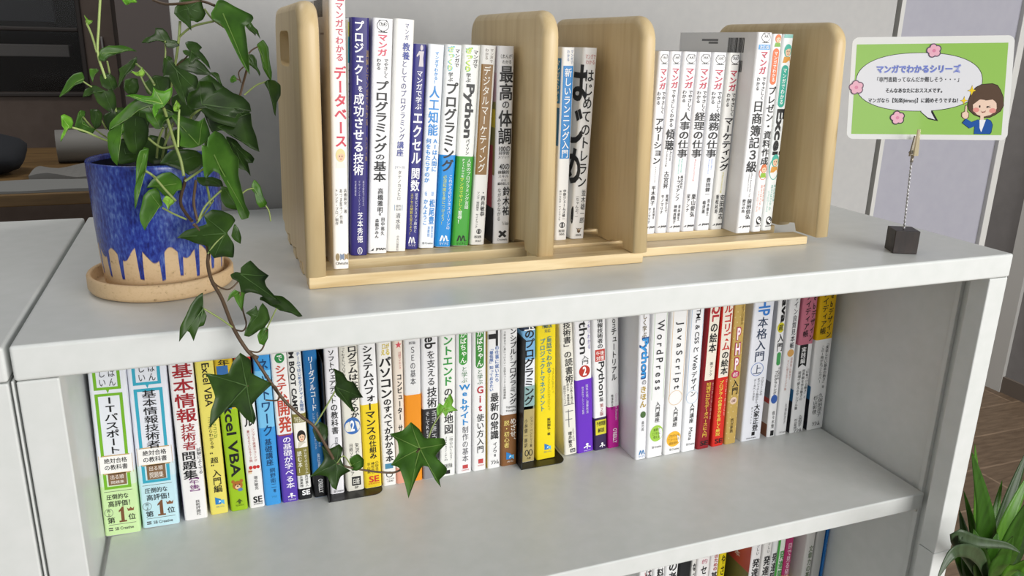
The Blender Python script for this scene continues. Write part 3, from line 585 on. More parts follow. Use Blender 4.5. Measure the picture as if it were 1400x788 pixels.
def sbc(cA, cB, cB2, fr, title, tv, v):
    # the pair of thick exam guides: v = list of measured heights
    return [('b', v[8], 760, -.5, .5, cB2), ('b', v[0], v[8], -.5, .5, cA), ('b', v[8], v[8] + 18, -.5, .5, cB, .00012),
        ('f', 470, v[0] - 112 if False else v[1], -.38, .34, .085, fr), ('E', [(fr, 'poly', [(-1, 1), (1, 1), (.2, .2), (0, -1), (-.2, .2)])], v[1] - 3, v[1] + 5, -.02, .4), ('v', 'いちばん', v[1] - 68, v[1] - 4, .12, .2, K), ('v', 'やさしい', v[1] - 68, v[1] - 4, -.14, .2, K),
        ('f', v[1] + 5, v[7], -.38, .36, .085, fr), ('v', title, tv[0], tv[1], .0, .42 if len(title) > 7 else .38, K, .016),
        ('b', v[2], v[3], -.46, .46, 'c9a878', .0002), ('b', v[2] + 1.4, v[3] - 1.8, -.43, .43, 'f1efec', .00024), ('h', '絶対合格', v[2] + 4, v[2] + 11, .0, .62, K, .016), ('h', 'の教科書', v[2] + 13, v[2] + 20, .0, .62, K, .016),
        ('b', v[3] - 1, v[6], -.25, .25, '86674a', .0002), ('h', '出る順', v[3] + 1, v[3] + 7, .0, .36, 'f0e8e0'), ('h', '問題集', v[3] + 9, v[6] - 2, .0, .36, 'f0e8e0'),
        ('b', v[7] + 3, v[7] + 3.6, -.4, .38, '5a5a58'), ('h', '圧倒的な', v[7] + 7, v[7] + 14, -.05, .6, K, .016), ('h', '高評価！', v[7] + 16, v[7] + 24, -.02, .6, K, .016), ('E', [('7a5034', 'poly', [(-.35, -.8), (-.35, .45), (-.8, .3), (-.8, .5), (.1, 1), (.4, 1), (.4, -.8)]), ('7a5034', 'poly', [(-.85, -1), (.9, -1), (.9, -.8), (-.85, -.8)])], v[7] + 25, v[7] + 46, .04, .24), ('o', v[7] + 26, v[7] + 37, -.33, .24, .012, '777777'), ('h', '売', v[7] + 27, v[7] + 31, -.33, .1, K), ('h', '上', v[7] + 32, v[7] + 36, -.33, .1, K), ('h', '第', v[7] + 38, v[7] + 46, -.28, .2, K, .016), ('h', '位', v[7] + 36, v[7] + 44, .3, .2, K, .016),
        ('E', [('8a5a3c', 'poly', [(-1, .9), (-.5, 0), (0, 1), (.5, 0), (1, .9), (.8, -1), (-.8, -1)])], v[7] + 27, v[7] + 32, .28, .2), ('b', v[7] + 48, v[7] + 48.6, -.36, .4, '5a5a58'), ('h', 'SB Creative', v[7] + 52, v[7] + 56, .06, .52, '4a4a4a', .01), ('b', v[7] + 52, v[7] + 53.6, -.38, -.26, '4a4a4a'), ('b', v[7] + 54.6, v[7] + 56, -.38, -.26, '4a4a4a')]
def shelf_books():
    G = 'books in the left half of the open shelf'
    HA = .200
    S = [
     ('thick pale green exam guide, first book at the left end of the shelf', (142.9, 730.6), (192.3, 723.3), (119.8, 512.3), (171.5, 507), 'dfe2ea', sbc('dfe2ea', 'd9ead0', 'cdeaac', '78b62a', 'ITパスポート', (542, 621), [500, 533, 622, 648, 0, 0, 663, 668, 646]), dict(y=.2410)),
     ('thick pale blue exam guide with cyan frame, second on the shelf', (194.6, 718), (246, 711.5), (173.2, 506.4), (226.3, 500.4), 'dfe2ec', sbc('dfe2ec', 'd4e9f0', 'c6e8f2', '3aa9c4', '基本情報技術者', (533, 613), [500, 526, 611, 636, 0, 0, 655, 659, 634]), dict(y=.2445)),
     ('white exam workbook with large dark red kanji', (252.4, 709), (283.4, 704.7), (229, 501.4), (264, 498), 'e8e6e6', [
        ('v', '基本情報', 497, 578, .04, .86, 'a3272f', TB), ('v', '技術者', 579, 616, .05, .62, 'a3272f', TK), ('v', '問題集', 617, 655, -.04, .62, K, TB), ('v', '試験によくでる', 614, 650, .4, .2, K), ('v', '【午後】', 650, 676, .08, .44, '7a2f78', TK), ('v', '技術評論社', 684, 705, .14, .2, K), ('s', 650, 710, .001, .02, '4a3a78')], dict(y=.2465)),
     ('pale yellow book with black lettering behind the large ivy leaf', (287.7, 702.4), (312.4, 698.5), (266, 498), (291.5, 495.5), 'e9dc6c', [
        ('r', 'Excel VBA', 497, 556, .05, .4, K, .01), ('v', 'ゼロからコツが', 562, 600, .22, .22, '4a7a2a'), ('v', 'コツからわかる本', 570, 614, -.02, .24, K), ('v', '“超”', 617, 642, .02, .44, K, TK), ('v', '入門編', 642, 674, .06, .5, K, TK), ('E', EMB, 679, 691, .08, .5), ('h', '秀和システム', 692, 694, .08, .46, '2a6aa4')], {}),
     ('lime green book with a brown bear near its foot', (315, 697.5), (339.8, 694.2), (293.5, 495.5), (317, 493), '9cc21f', [
        ('b', 470, 560, -.5, .5, 'd9b92a'), ('h', '年', 492, 500, .0, .6, K, TB), ('b', 500, 560, -.5, .2, '3a6fb0', .00014), ('r', 'Excel VBA', 540, 652, .02, .56, K, .02), ('E', BEAR, 656, 672, .04, .74), ('E', [('4a5a1c', 'poly', [(-1, -.4), (0, .9), (1, -.4), (.3, -.2), (.3, -1), (-.3, -1), (-.3, -.2)])], 682, 689, .05, .42), ('h', 'TECHNICAL', 690, 692, .05, .5, '4a5a1c')], {}),
     ('white book with a small red cake drawing near its foot', (342.1, 694.2), (361.9, 690.3), (319, 492), (343, 490), 'e8e6e4', [
        ('b', 470, 512, -.5, .5, 'd23a34'), ('v', 'ルール', 545, 584, .0, .6, K, TB), ('v', 'シンプルで高速なコードが', 586, 632, .2, .2, 'b0453f'), ('v', '書けるようになる７０問', 588, 632, -.1, .2, 'b0453f'), ('E', CAKE, 635, 649, .05, .8), ('v', '増井敏克', 651, 670, .08, .26, K), ('h', 'SE', 679, 687, .08, .56, K, .04), ('h', 'SHOEISHA', 688, 690, .08, .6, K)], {}),
     ('sky blue book crossed by the trailing ivy stem', (362.5, 690.3), (384.3, 686.6), (345.4, 489.8), (368.5, 486.5), '7cc4ee', [
        ('b', 585, 700, -.5, .5, '3f9be0'), ('b', 470, 507, -.5, .5, '3f9be0', .00012), ('v', 'ネット', 490, 548, .08, .6, '16406e', TK), ('v', 'ワーク', 548, 597, .05, .66, '16406e', TK), ('v', '基礎講座', 600, 637, .0, .46, '1c3d66', TK), ('v', '網野衛二', 640, 668, .12, .36, '1c3d66'), ('v', '著', 669, 674, .16, .2, '1c3d66'), ('h', 'ソーテック', 678, 681, .1, .3, '1c3d66')], {}),
     ('white book with red title and a purple band on its lower third', (386.3, 686), (408, 682.7), (369, 486.5), (391.6, 483.8), 'e9e7e5', [
        ('obi', 594, 690, '5b3fae'), ('b', 594, 595.5, -.49, .49, 'a9503e', .00016), ('c', 483, 497, .05, .6, '2f8a4a'), ('h', 'で', 486, 494, .05, .3, 'f4f4f0', TK), ('v', 'システム', 499, 546, .04, .66, 'c44a38', TB), ('v', '開発', 546, 592, .06, .82, 'c44a38', .03), ('v', 'の基礎が学べる本', 597, 668, .08, .56, 'f0ecf6', TK), ('E', TREEM, 674, 681, .1, .5), ('h', 'Technical', 682, 684, .1, .5, 'f0ecf6')], {}),
     ('white book with rotated black capitals and a khaki band', (409.2, 681.7), (426, 678), (391.5, 483.3), (412, 480.2), 'e6e6e2', [
        ('obi', 566, 650, '857d3c'), ('r', 'SCRUM BOOT CAMP', 440, 562, -.22, .38, K, .03), ('v', 'チームではじめるアジャイル開発', 482, 563, .26, .3, '3f6aa6', TK), ('h', 'THE BOOK', 570, 577, .02, .8, 'e8e4c8', TK), ('b', 578, 612, -.45, .45, 'f0ede4', .00016), ('E', fig('2a2420', 'd8d2c0'), 588, 612, .05, .85), ('v', 'はじめてのスクラム', 614, 648, .24, .24, 'f0eede'), ('v', '読む本！', 616, 646, -.2, .34, 'f0eede', TK), ('v', '西村直人', 650, 666, .2, .26, K), ('v', '永瀬美穂', 650, 666, -.2, .26, K), ('b', 668, 690, -.5, .5, '1d1d1f'), ('h', 'SE', 670, 677, .08, .6, 'f0f0f0', .03)], {}),
     ('deep blue book with white title and a black foot', (430.5, 679.2), (447.3, 676), (413.2, 480), (432.8, 478), '1f6fae', [
        ('b', 649, 690, -.5, .5, '1c1c1e'), ('v', 'リーダブルコード', 487, 562, .0, .46, 'f0f4f8', TK), ('v', 'より良いコードを書くための', 564, 612, .2, .18, 'd8e6f2'), ('v', 'シンプルで実践的なテクニック', 564, 614, -.1, .18, 'd8e6f2'), ('v', '角征典訳', 620, 646, .05, .24, 'd8e6f2'), ('r', "O'REILLY", 655, 674, .05, .36, 'f0f0f0', .02)], {}),
     ('white textbook with a dark charcoal cover side in a black metal bookend', (450.5, 677), (472.7, 673.8), (443.5, 477), (461, 475.4), 'e7e6ea', [
        ('s', 470, 690, .0005, .136, '2b2d33'), ('v', 'ソフトウェアテスト', 478, 552, .0, .46, K, TK), ('v', 'の教科書', 552, 594, .04, .5, K, TK), ('v', '改訂新版', 598, 612, .1, .24, '555560'), ('o', 606, 622, .0, .7, .02, '666670'), ('h', 'SB Creative', 670, 673, .08, .7, '3a3a3e')], {}),
     ('cream book with a blue circled numeral inside the black metal bookend', (474.3, 671.3), (498.7, 667.5), (463.5, 475.4), (487.5, 472.6), 'e9e6da', [
        ('v', 'プログラムはなぜ', 463, 540, .2, .56, K, TB), ('v', '動くのか', 540, 572, .18, .5, K, TB), ('v', '知っておきたいプログラミングの', 470, 530, -.3, .2, K), ('c', 571, 594, .0, .92, '3a6fb8'), ('h', '第', 580, 586, -.32, .14, 'f2f4f8'), ('h', '2', 575, 590, .0, .24, 'f2f4f8', .034), ('h', '版', 580, 586, .32, .14, 'f2f4f8'), ('v', '矢沢久雄', 606, 634, .2, .24, K), ('v', '日経ソフトウエア', 606, 650, -.14, .22, K), ('b', 652, 664, -.2, .32, K), ('h', '日経', 654, 662, .06, .36, 'f0eee4', TK), ('h', 'BP', 665, 668, .06, .2, K)], {}),
     ('white book with a bright yellow lower half ending at the metal bookend', (498.8, 666.7), (522.2, 662.4), (489, 474.5), (513, 471.2), 'e8e8e8', [
        ('b', 553, 690, -.5, .5, 'f0d22a'), ('v', 'システムパフォーマンス', 472, 594, .02, .6, K, TB), ('v', 'の仕組み', 594, 628, .08, .42, K, TB), ('v', '小田圭二', 631, 648, .26, .2, K), ('v', '榑松谷仁', 632, 648, .02, .2, K), ('v', '平山毅', 632, 647, -.22, .2, K), ('h', 'SE', 651, 659, .06, .56, 'd23a30', .04), ('h', 'SHOEISHA', 660, 662, .06, .7, 'd23a30')], {}),
     ('white book with very heavy black kana title beside the yellow half spine', (524.5, 663.4), (541.7, 659.8), (515, 471.2), (535.4, 467.9), 'e8e6e2', [
        ('h', '口が', 470, 477, .1, .5, 'd8c02a', TB), ('h', 'える', 478, 486, .05, .6, 'd8c02a', TB), ('v', 'パソコン', 488, 545, .0, .9, K, .03), ('v', 'のすべてがわかる本', 545, 632, .06, .62, K, TB), ('b', 634, 641, -.3, .3, '4a88a8'), ('o', 645, 653, .0, .5, .06, K), ('h', 'ナツメ社', 654, 656, .05, .6, K), ('h', '1540', 657, 659, .05, .4, K)], {}),
     ('narrow cream book with a pink star at its top', (543, 660.8), (554.5, 659), (536.5, 468), (551, 465.6), 'ecdfd0', [
        ('E', STAR, 467, 477, .05, .7), ('v', '日経サイエンス', 481, 505, .16, .3, 'c05a5a'), ('v', 'コンピューター', 511, 575, .05, .56, K, TB), ('v', 'サイエンス', 580, 640, .05, .5, K, TK), ('b', 640, 670, -.5, .5, 'e0a088')], {}),
     ('grey white book with a plain orange lower half', (555.5, 659), (578.3, 655.5), (552.5, 465.6), (574, 463), 'dedede', [
        ('obi', 540, 690, 'ec9320'), ('h', '新版', 467, 471, .0, .4, '55555a'), ('v', 'ＳＥの基本', 473, 527, .02, .34, '4a4a50')], {}),
     ('white book with calligraphic black title and a charcoal lower band', (579.6, 654.9), (600, 652.5), (575.3, 463), (599.4, 461.3), 'e4e4e6', [
        ('obi', 559, 630, '2c2c2f'), ('b', 631, 690, -.5, .5, '8f8f93'), ('r', 'Web', 440, 477, .02, .66, K, .02), ('v', 'を支える', 479, 528, .06, .52, K, .006), ('v', '技術', 529, 558, .1, .62, K, TK), ('r', 'HTTP, URI, HTML', 562, 610, .18, .3, 'd8d8da'), ('v', 'そしてREST', 562, 605, -.2, .3, 'd8d8da')], {}),
     ('white book with large green kana title beside the charcoal banded spine', (602, 654), (622.4, 649), (601.3, 461.3), (622.8, 458), 'e7e8e4', [
        ('v', 'フロントエンド', 420, 528, .0, .66, '3a9a48', TB), ('v', 'の知識', 530, 566, .04, .6, K, TK), ('v', '地図', 566, 594, .06, .62, K, TK), ('v', '一冊でHTML/CSS/', 597, 630, .22, .26, '55555a'), ('v', 'JavaScriptの', 597, 630, -.12, .26, '55555a'), ('h', '技術評論', 634, 640, .0, .6, K), ('E', [(K, 'poly', [(-1, -1), (1, -1), (1, 1), (-1, 1)])], 643, 648, .0, .3)], {}),
     ('white book with green pill and blue lettering', (624, 648.3), (644.9, 644.3), (624, 458), (644.9, 456.4), 'e6e6e7', [
        ('p', 440, 499, -.06, .54, '3f9a3c'), ('v', 'わかばちゃん', 444, 497, -.06, .42, 'f2f6ee', TK), ('v', 'と学ぶ', 501, 524, .02, .4, '3f7f4a'), ('v', 'Webサイト', 525, 582, .04, .62, '1f8ad0', TB), ('v', '制作の基本', 583, 632, .08, .42, '5a5a60'), ('b', 636, 641, -.1, .26, 'c24848'), ('h', 'C&R研究所', 642, 644, .08, .5, 'c24848')], {}),
     ('white book with green pill and red lettering', (646.9, 641.5), (664.4, 639.4), (646, 457.7), (664.9, 455.7), 'e6e6e6', [
        ('p', 436, 504, .02, .6, '3f8a3a'), ('v', 'わかばちゃん', 440, 502, .02, .46, 'f2f6ee', TK), ('v', 'と学ぶ', 505, 526, .04, .44, '3f6f4a'), ('v', 'Git', 527, 565, .05, .66, 'b8303c', TB), ('v', '使い方入門', 566, 620, .06, .56, K, .008), ('b', 628, 634, -.1, .28, 'c24848'), ('h', 'C&R研究所', 635.5, 637.5, .08, .5, 'c24848')], {}),
     ('white book with blue lines above a bold black kanji title', (666.3, 639.4), (684.2, 637), (666.6, 454.8), (684.4, 452.8), 'e6e6e6', [
        ('r', 'IT', 440, 472, -.1, .7, K, .06), ('v', 'の仕事に就いたら', 473, 523, .22, .32, '3a6ab0', TK), ('v', '「最低限」知っておきたい', 474, 535, -.2, .3, '3a6ab0', TK), ('v', '最新の常識', 537, 601, .04, .66, K, TB), ('v', 'イノウ', 605, 620, .08, .34, K, TK), ('v', '著', 621, 625, .08, .18, K), ('h', 'ソシム', 629, 635, .08, .6, K, TB), ('s', 452, 640, .001, .1, 'd8b84a')], {}),
     ('white book with a wood brown paper band', (685.4, 637), (706.7, 634), (685.8, 452.8), (707.6, 450.4), 'e4e4e4', [
        ('obi', 567, 637, '83572f'), ('v', 'プリンシプル', 430, 486, .22, .44, K, TK), ('v', 'オブ', 486, 494, .1, .24, K), ('v', 'プログラミング', 494, 554, .22, .46, K, TK), ('v', '３年目までに身につけたい一生役立つ１０１の原理原則', 452, 545, -.3, .16, K), ('h', 'Programming', 555, 559, .1, .6, K), ('h', 'Principles', 560, 564, .1, .6, K), ('v', 'めざせ、', 572, 607, .24, .4, 'f0e8dc', TK), ('v', '脱・初心者', 574, 612, -.18, .36, 'e8d27a', TK), ('E', EMB, 617, 629, .05, .5), ('h', '秀和', 630, 632, .05, .4, 'e8e0d8')], {}),
     ('book with dark top and gold foot inside the second metal bookend', (712.5, 631.3), (731, 629), (713.5, 449.8), (732.4, 447.5), 'e4e8ee', [
        ('b', 430, 452, -.5, .5, '23304a'), ('b', 452, 492, -.5, .5, '7cb4de'), ('b', 528, 560, -.5, .5, '8fb0b0'), ('b', 556, 690, -.5, .5, 'b3a36e'), ('v', '珠玉', 420, 453, .05, .8, 'f4f4f4', TB), ('v', 'のプログラミング', 450, 554, .05, .74, K, TB), ('v', 'ジョン・ベントリー著', 570, 612, .22, .2, K), ('v', '小林健一郎訳', 572, 612, -.16, .24, K), ('o', 615, 624, -.1, .3, .06, K), ('o', 615, 624, .2, .3, .06, K), ('h', '丸善', 625, 628, .05, .3, K)], {}),
     ('bright yellow book standing on the second metal bookend', (733.5, 625.4), (759.5, 621), (733.8, 446), (760.2, 444), 'f2da18', [
        ('h', 'PMBOK', 443, 449, .05, .5, '4a6a6a', TK), ('h', '対応', 450, 455, .05, .3, '4a6a6a'), ('v', '童話でわかる', 460, 511, .14, .28, '3a7f86', TK), ('v', 'プロジェクトマネジメント', 462, 562, -.2, .28, '3a8f96', TK), ('r', 'PROJECT', 505, 540, .34, .12, 'c9b81e'), ('r', 'MANAGEMENT', 512, 562, .14, .12, 'c9b81e'), ('v', '飯田剛弘・著', 572, 596, .14, .18, K, TK), ('E', EMB, 606, 616, .08, .34), ('h', '秀和システム', 617, 619, .08, .4, '2a6a94')], {}),
     ('white book with line drawn figures leaning on the second metal bookend', (772.8, 623.3), (788.3, 621), (763.5, 444.3), (783.4, 441.7), 'ebe8dc', [
        ('v', '「技術書」の', 430, 490, .05, .6, K, TK), ('v', '読書術', 490, 524, .1, .6, K, TK), ('v', '達人が教える選び方', 524, 553, .22, .2, K), ('v', '読み方・情報発信', 524, 553, -.05, .2, K), ('v', '活用のテクニック', 526, 552, -.3, .2, K), ('b', 553, 553.8, -.4, .4, '55555a'), ('b', 560, 584, -.1, -.04, '77777a'), ('b', 562, 563, -.3, .3, '77777a'), ('b', 573, 574, -.34, .2, '77777a'), ('v', 'IPUSIRON', 586, 604, .24, .2, K), ('v', '増井敏克', 590, 612, -.02, .3, K, TK), ('b', 614, 619, -.05, .35, K), ('h', 'SE', 615, 618, .15, .3, 'f0f0f0')], {}),
     ('white book with a violet paper band and red numeral disc', (790, 621), (811, 617), (784.4, 441.7), (808, 439.2), 'e7e6e8', [
        ('obi', 519, 640, '6a2fc0'), ('r', 'Python', 418, 484, -.05, .62, K, .012), ('v', 'スッキリわかる', 430, 479, .36, .2, '6a5ab0'), ('v', '入門', 486, 499, .1, .44, K), ('c', 500, 516, .05, .66, 'b83226'), ('h', '2', 502, 513, .05, .2, 'f4f0ee', .05), ('v', '国本大悟／須藤秋良', 526, 566, .16, .16, 'e4dcf2'), ('v', '株式会社フレアリンク監修', 528, 566, -.1, .14, 'e4dcf2'), ('E', TREEM, 606, 614, .1, .44), ('h', 'Impress', 615, 617, .1, .4, 'eee8f6')], {}),
     ('white book with a red seal, dark purple foot and yellow sticker', (812.9, 617), (830, 613.8), (810, 439.2), (828.2, 437), 'e8e8e8', [
        ('obi', 571, 640, '35224e'), ('v', '基本情報技術者の', 420, 477, .05, .44, K, TK), ('b', 478, 494, -.34, .4, 'c0392f', .0002), ('h', '午後', 480, 486, .03, .6, 'f4efea', TK), ('h', '対策', 487, 493, .03, .6, 'f4efea', TK), ('r', 'Python', 495, 542, .05, .58, K, .012), ('v', '編', 543, 550, .08, .3, K), ('v', '第２版', 552, 569, .1, .3, 'a8453f'), ('b', 574, 594, -.4, .44, 'd8cf3a', .00016), ('h', '予想問題', 576, 582, .02, .7, '2a2a20', .02), ('h', '解説', 585, 591, .02, .5, '2a2a20', .02), ('E', TREEM, 605, 612, .1, .44)], {}),
     ('white book with a magenta foot, last before the grey gap', (831.3, 615.7), (847, 613.2), (830.3, 437), (846, 435.4), 'e4e4e4', [
        ('b', 556, 640, -.5, .5, 'b9148e'), ('r', 'Python', 415, 448, .05, .46, K), ('v', 'チュートリアル', 448, 521, .05, .46, K, TK), ('r', "Guido van Rossum", 539, 575, .24, .2, 'd8c8d4'), ('v', '鴨澤眞夫訳', 539, 560, -.12, .2, K), ('r', "O'REILLY", 586, 606, .1, .36, 'f0e0ea', .02)], {}),
    ]
    row(G, S, .2495, SHZ, HA, .138, xmin=PL + .0004)
    G = 'books in the right half of the open shelf'
    S = [
     ('white book with blue outlined title and wide blank cover, first right of the gap', (869, 628.4), (882.6, 627), (873.5, 432), (890, 430), 'e4e4e8', [
        ('v', '楽しく学ぶ', 420, 462, .0, .4, '6a5a2a', TK), ('r', 'Python', 462, 518, .02, .8, '1a4f8c', .05), ('r', 'Python', 463.5, 516.5, .02, .66, '3a9ae0', .02, .0005), ('v', 'の', 519, 527, .1, .44, '4a4a4e'), ('v', 'きほん', 528, 558, .06, .58, 'b89a3a', TB), ('c', 563, 572, .1, .5, '4a6a3a'), ('v', '森巧尚', 576, 590, .1, .24, K), ('E', MY('2a7ab8'), 616, 622, .1, .6), ('h', 'マイナビ', 623, 626, .1, .6, '2a7ab8')], dict(d=.150)),
     ('white book with a pale green outline and green dot label', (884, 626), (905.5, 624), (892.6, 430.5), (914.4, 428.3), 'e7e7e8', [
        ('b', 420, 546, -.36, -.34, '9fc890'), ('b', 420, 546, .38, .40, '9fc890'), ('r', 'W o r d P r e s s', 438, 533, .04, .42, '2c2c30', .01), ('v', '入門講座', 549, 578, .06, .3, K, .006), ('c', 582, 604, .06, .84, 'a0cc4a'), ('h', '簡単で', 586, 590, .06, .4, '4a5a20'), ('h', 'ビジネスに', 591, 595, .06, .5, '4a5a20'), ('h', '使える', 596, 600, .06, .4, '4a5a20'), ('h', 'SB Creative', 610, 613, .1, .6, '4a4a4a')], {}),
     ('white book with a pale orange outline and orange dot label', (907, 624), (930.5, 620.8), (918.4, 429), (941.6, 426), 'e7e7e7', [
        ('b', 420, 545, -.38, -.36, 'e0b878'), ('b', 420, 545, .38, .40, 'e0b878'), ('r', 'J a v a S c r i p t', 440, 532, .02, .46, '2c2c30', .01), ('o', 534, 554, .0, .8, .02, 'e0b878'), ('v', '入門講座', 556, 584, .06, .28, K, .006), ('c', 590, 611, .04, .84, 'f0b838'), ('h', 'プログラムも', 594, 598, .04, .6, '6a4a10'), ('h', 'アニメーションも', 599, 603, .04, .66, '6a4a10'), ('h', '自由自在！', 604, 608, .04, .5, '6a4a10'), ('h', 'SB Creative', 613, 616, .1, .56, '4a4a4a')], {}),
     ('white book with a pale blue outline between orange dotted and dark red books', (932.3, 617.8), (949.7, 614.7), (943.8, 426.5), (964.9, 423.8), 'e6e7ea', [
        ('b', 420, 540, -.40, -.38, '9ec0e0'), ('b', 420, 540, .40, .42, '9ec0e0'), ('r', 'HTML & CSS と Web', 415, 506, .06, .34, '2c2c30', .006), ('v', 'デザイン', 508, 543, .04, .4, '2c2c30', .006), ('o', 534, 552, .0, .84, .02, '9ec0e0'), ('v', '入門講座', 551, 579, .06, .32, K, .006), ('r', 'Mana', 585, 602, .06, .26, K), ('h', 'SB Creative', 606, 609, .1, .6, '4a4a4a')], {}),
     ('dark red book with a cream title panel', (951.6, 613.2), (970, 611.7), (969.5, 423.8), (986, 422), '8c1420', [
        ('b', 400, 520, -.34, .42, 'ece5d6'), ('r', 'SQL', 405, 440, .06, .62, 'b0202a', .03), ('v', 'の絵本', 441, 483, .06, .6, K, TB), ('v', '㈱アンク', 495, 515, .1, .24, K), ('v', '知識ゼロからデータベースに入門', 523, 598, .02, .38, 'e8c24a', TK), ('v', 'ゼロからはじめる本', 523, 575, .36, .14, 'e0a8a0'), ('h', 'SE', 603, 609, .06, .6, '1c1012', .04)], {}),
     ('bright red book with a cream title panel', (972.3, 610), (989.3, 608), (987, 422.8), (1003.4, 419.8), 'd42a1e', [
        ('b', 400, 516, -.38, .42, 'ece5d6'), ('v', 'アルゴリズム', 400, 480, .06, .66, 'c42a22', TB), ('v', 'の絵本', 480, 513, .06, .6, K, TB), ('v', 'プログラムの書き方を易しく解説', 520, 596, -.08, .38, 'f0dc5a', TK), ('v', 'はじめての人にも', 518, 570, .34, .14, 'f0c8b8'), ('h', 'SE', 600, 606, .06, .6, '2a1010', .04)], {}),
     ('gold dotted book with pink capitals', (990.6, 608.6), (1006, 605.6), (1004.8, 420), (1020.5, 418.6), 'c3a45a', [
        ('v', '気づけばプロ並み', 400, 445, .2, .2, '6a5020'), ('v', 'PHP', 446, 508, .0, .62, 'b83058', .16), ('v', 'PHP', 446, 508, .0, .62, 'b83058', .08, .00055), ('v', 'PHP', 446, 508, .0, .56, 'f6e8ee', .03, .0007), ('c', 507, 517, -.02, .7, 'c23a60'), ('h', '超', 509, 515, -.02, .4, 'f4e8ea'), ('v', '入門', 519, 540, .04, .56, K, TK), ('c', 543, 553, -.02, .6, 'e4c8b4'), ('h', '必須', 546, 550, -.02, .34, '7a3a40'), ('v', '西沢夢路', 572, 592, .0, .28, K)] + [('c', 425 + k * 7.2, 427.2 + k * 7.2, o_, .1, 'd8c084') for k in range(25) for o_ in ((-.4, .02) if k % 2 else (-.2, .34))], {}),
     ('widest white book in the right half with a circled kanji', (1012, 604.4), (1040.7, 600), (1032.5, 417.7), (1058.8, 413.9), 'e4e6ee', [
        ('r', 'PHP', 400, 432, .0, .56, '3a7fd0', .02), ('v', '本格入門', 433, 495, .0, .52, '33425e', .008), ('o', 496, 514, -.05, .62, .025, '6a8ac8'), ('v', '上', 498, 512, -.05, .42, '33425e'), ('v', 'プログラミングの', 517, 542, .26, .14, K), ('v', 'オブジェクト指向から', 517, 552, .08, .14, K), ('v', 'データベースまで', 518, 548, -.1, .14, K), ('v', '大家正登', 553, 590, .14, .3, K, TB), ('v', 'Masato', 556, 580, -.1, .1, '666666'), ('b', 591, 596, .0, .16, K), ('h', '技術評論社', 598, 600, .0, .5, K)], {}),
     ('white book showing a red and brown cover side', (1048, 599.5), (1058.8, 597.7), (1064.5, 413.3), (1077, 411.9), 'e9e9ea', [
        ('r', 'Java', 400, 441, .1, .7, K, .05), ('c', 441, 455, .02, .8, 'd8cf2a'), ('h', '超', 444, 452, .02, .46, K, TB), ('v', '入門', 456, 481, .08, .7, K, TK), ('p', 482, 500, .08, .46, '4aa05a'), ('v', 'はじめての', 502, 520, .3, .3, K), ('v', 'プログラミング', 507, 540, -.02, .4, K, TK), ('c', 540, 552, .0, .74, '3a62b0'), ('v', '佐々木整', 562, 586, .1, .34, K), ('b', 589, 596, -.1, .3, K),
        ('s', 412, 545, .0008, .05, 'cfd0d4'), ('s', 522, 545, .0008, .05, '7a7a7e', .0002), ('s', 545, 552, .0008, .05, 'b83a30'), ('s', 552, 580, .0008, .05, 'd6d0c8'), ('s', 580, 604, .0008, .05, '8a5638')], {}),
     ('white book with thin grey lettering and a small tan disc', (1060.6, 597), (1074.8, 595.7), (1080.6, 412), (1095.6, 410), 'e6e6e7', [
        ('v', 'デザイン良質見本帳', 392, 477, .08, .4, '4a4a50', .004), ('c', 478, 488, .04, .6, 'dca860'), ('v', '目的別に探せて', 489, 520, .2, .2, 'c08a80'), ('v', 'すぐに使えるアイデア集', 492, 534, -.1, .22, 'c08a80'), ('v', '久保田涼子', 552, 580, .16, .22, '6a6a70'), ('h', 'SB Creative', 590, 592, .1, .6, '4a4a4a')], {}),
     ('white book with a dusty pink top and black ribbon', (1079.5, 593.6), (1097.6, 591.3), (1098.3, 410.4), (1119.3, 407.5), 'e6e6e6', [
        ('b', 380, 471, -.5, .5, 'c87488'), ('v', 'Webデザイン', 392, 468, .28, .3, '2a2226', TK), ('v', 'アイディア帳', 400, 461, -.12, .38, '2a2226', TK), ('E', [('1f1f21', 'poly', [(-1, 1), (1, 1), (1, -1), (0, -.72), (-1, -1)])], 471, 502, -.12, .56), ('v', '実践編', 474, 497, -.12, .34, 'f2f2f2', TK), ('v', '「印象づける動き」と', 503, 546, .3, .2, K), ('v', '世界観を作る動きの', 505, 548, .04, .22, K), ('v', '現場で使えるサンプル集', 507, 560, -.24, .22, K), ('v', '久保田涼子', 568, 584, .16, .26, K), ('v', '杉山彰啓', 572, 586, -.14, .24, K), ('h', 'ソシム', 586, 591, .06, .56, K, TB),
        ('s', 532, 548, .0006, .05, '3a7fb0'), ('s', 548, 596, .0006, .05, '2a2a30')], {}),
     ('white book with a golden yellow top at the right end of the shelf', (1102.5, 587.8), (1125.3, 584), (1122.5, 407), (1144.5, 404.6), 'eae9e8', [
        ('b', 380, 464, -.5, .5, 'e6b800'), ('v', 'Webデザイン', 390, 463, .2, .3, '3a3216', TK), ('v', 'アイディア帳', 396, 457, -.16, .36, '3a3216', TK), ('v', '「実装したい基本の動き」を', 468, 532, .22, .2, K), ('v', 'この１冊が丸ごとカバー', 472, 524, -.04, .2, K), ('v', '久保田涼子', 538, 570, .14, .3, K), ('v', '杉山彰啓', 540, 566, -.16, .28, K), ('h', 'ソシム', 576, 582, .02, .46, K, TB),
        ('s', 527, 545, .0006, .05, '3a7fb0'), ('s', 545, 592, .0006, .05, '2a2a30')], {}),
    ]
    row(G, S, .213, SHZ, .204, .168, xmax=W - PIN - .0006)
    # lower shelf
    G = 'books on the lowest visible shelf'
    def lo(label, u0, u1, base, items, y=.225, h=.202, d=.15):
        a = ony(u0, 775, y).x; b = ony(u1, 775, y).x
        Book(label, G, (a + b) / 2, 0, b - a - .0006, h, d, y, SH2, base, items)
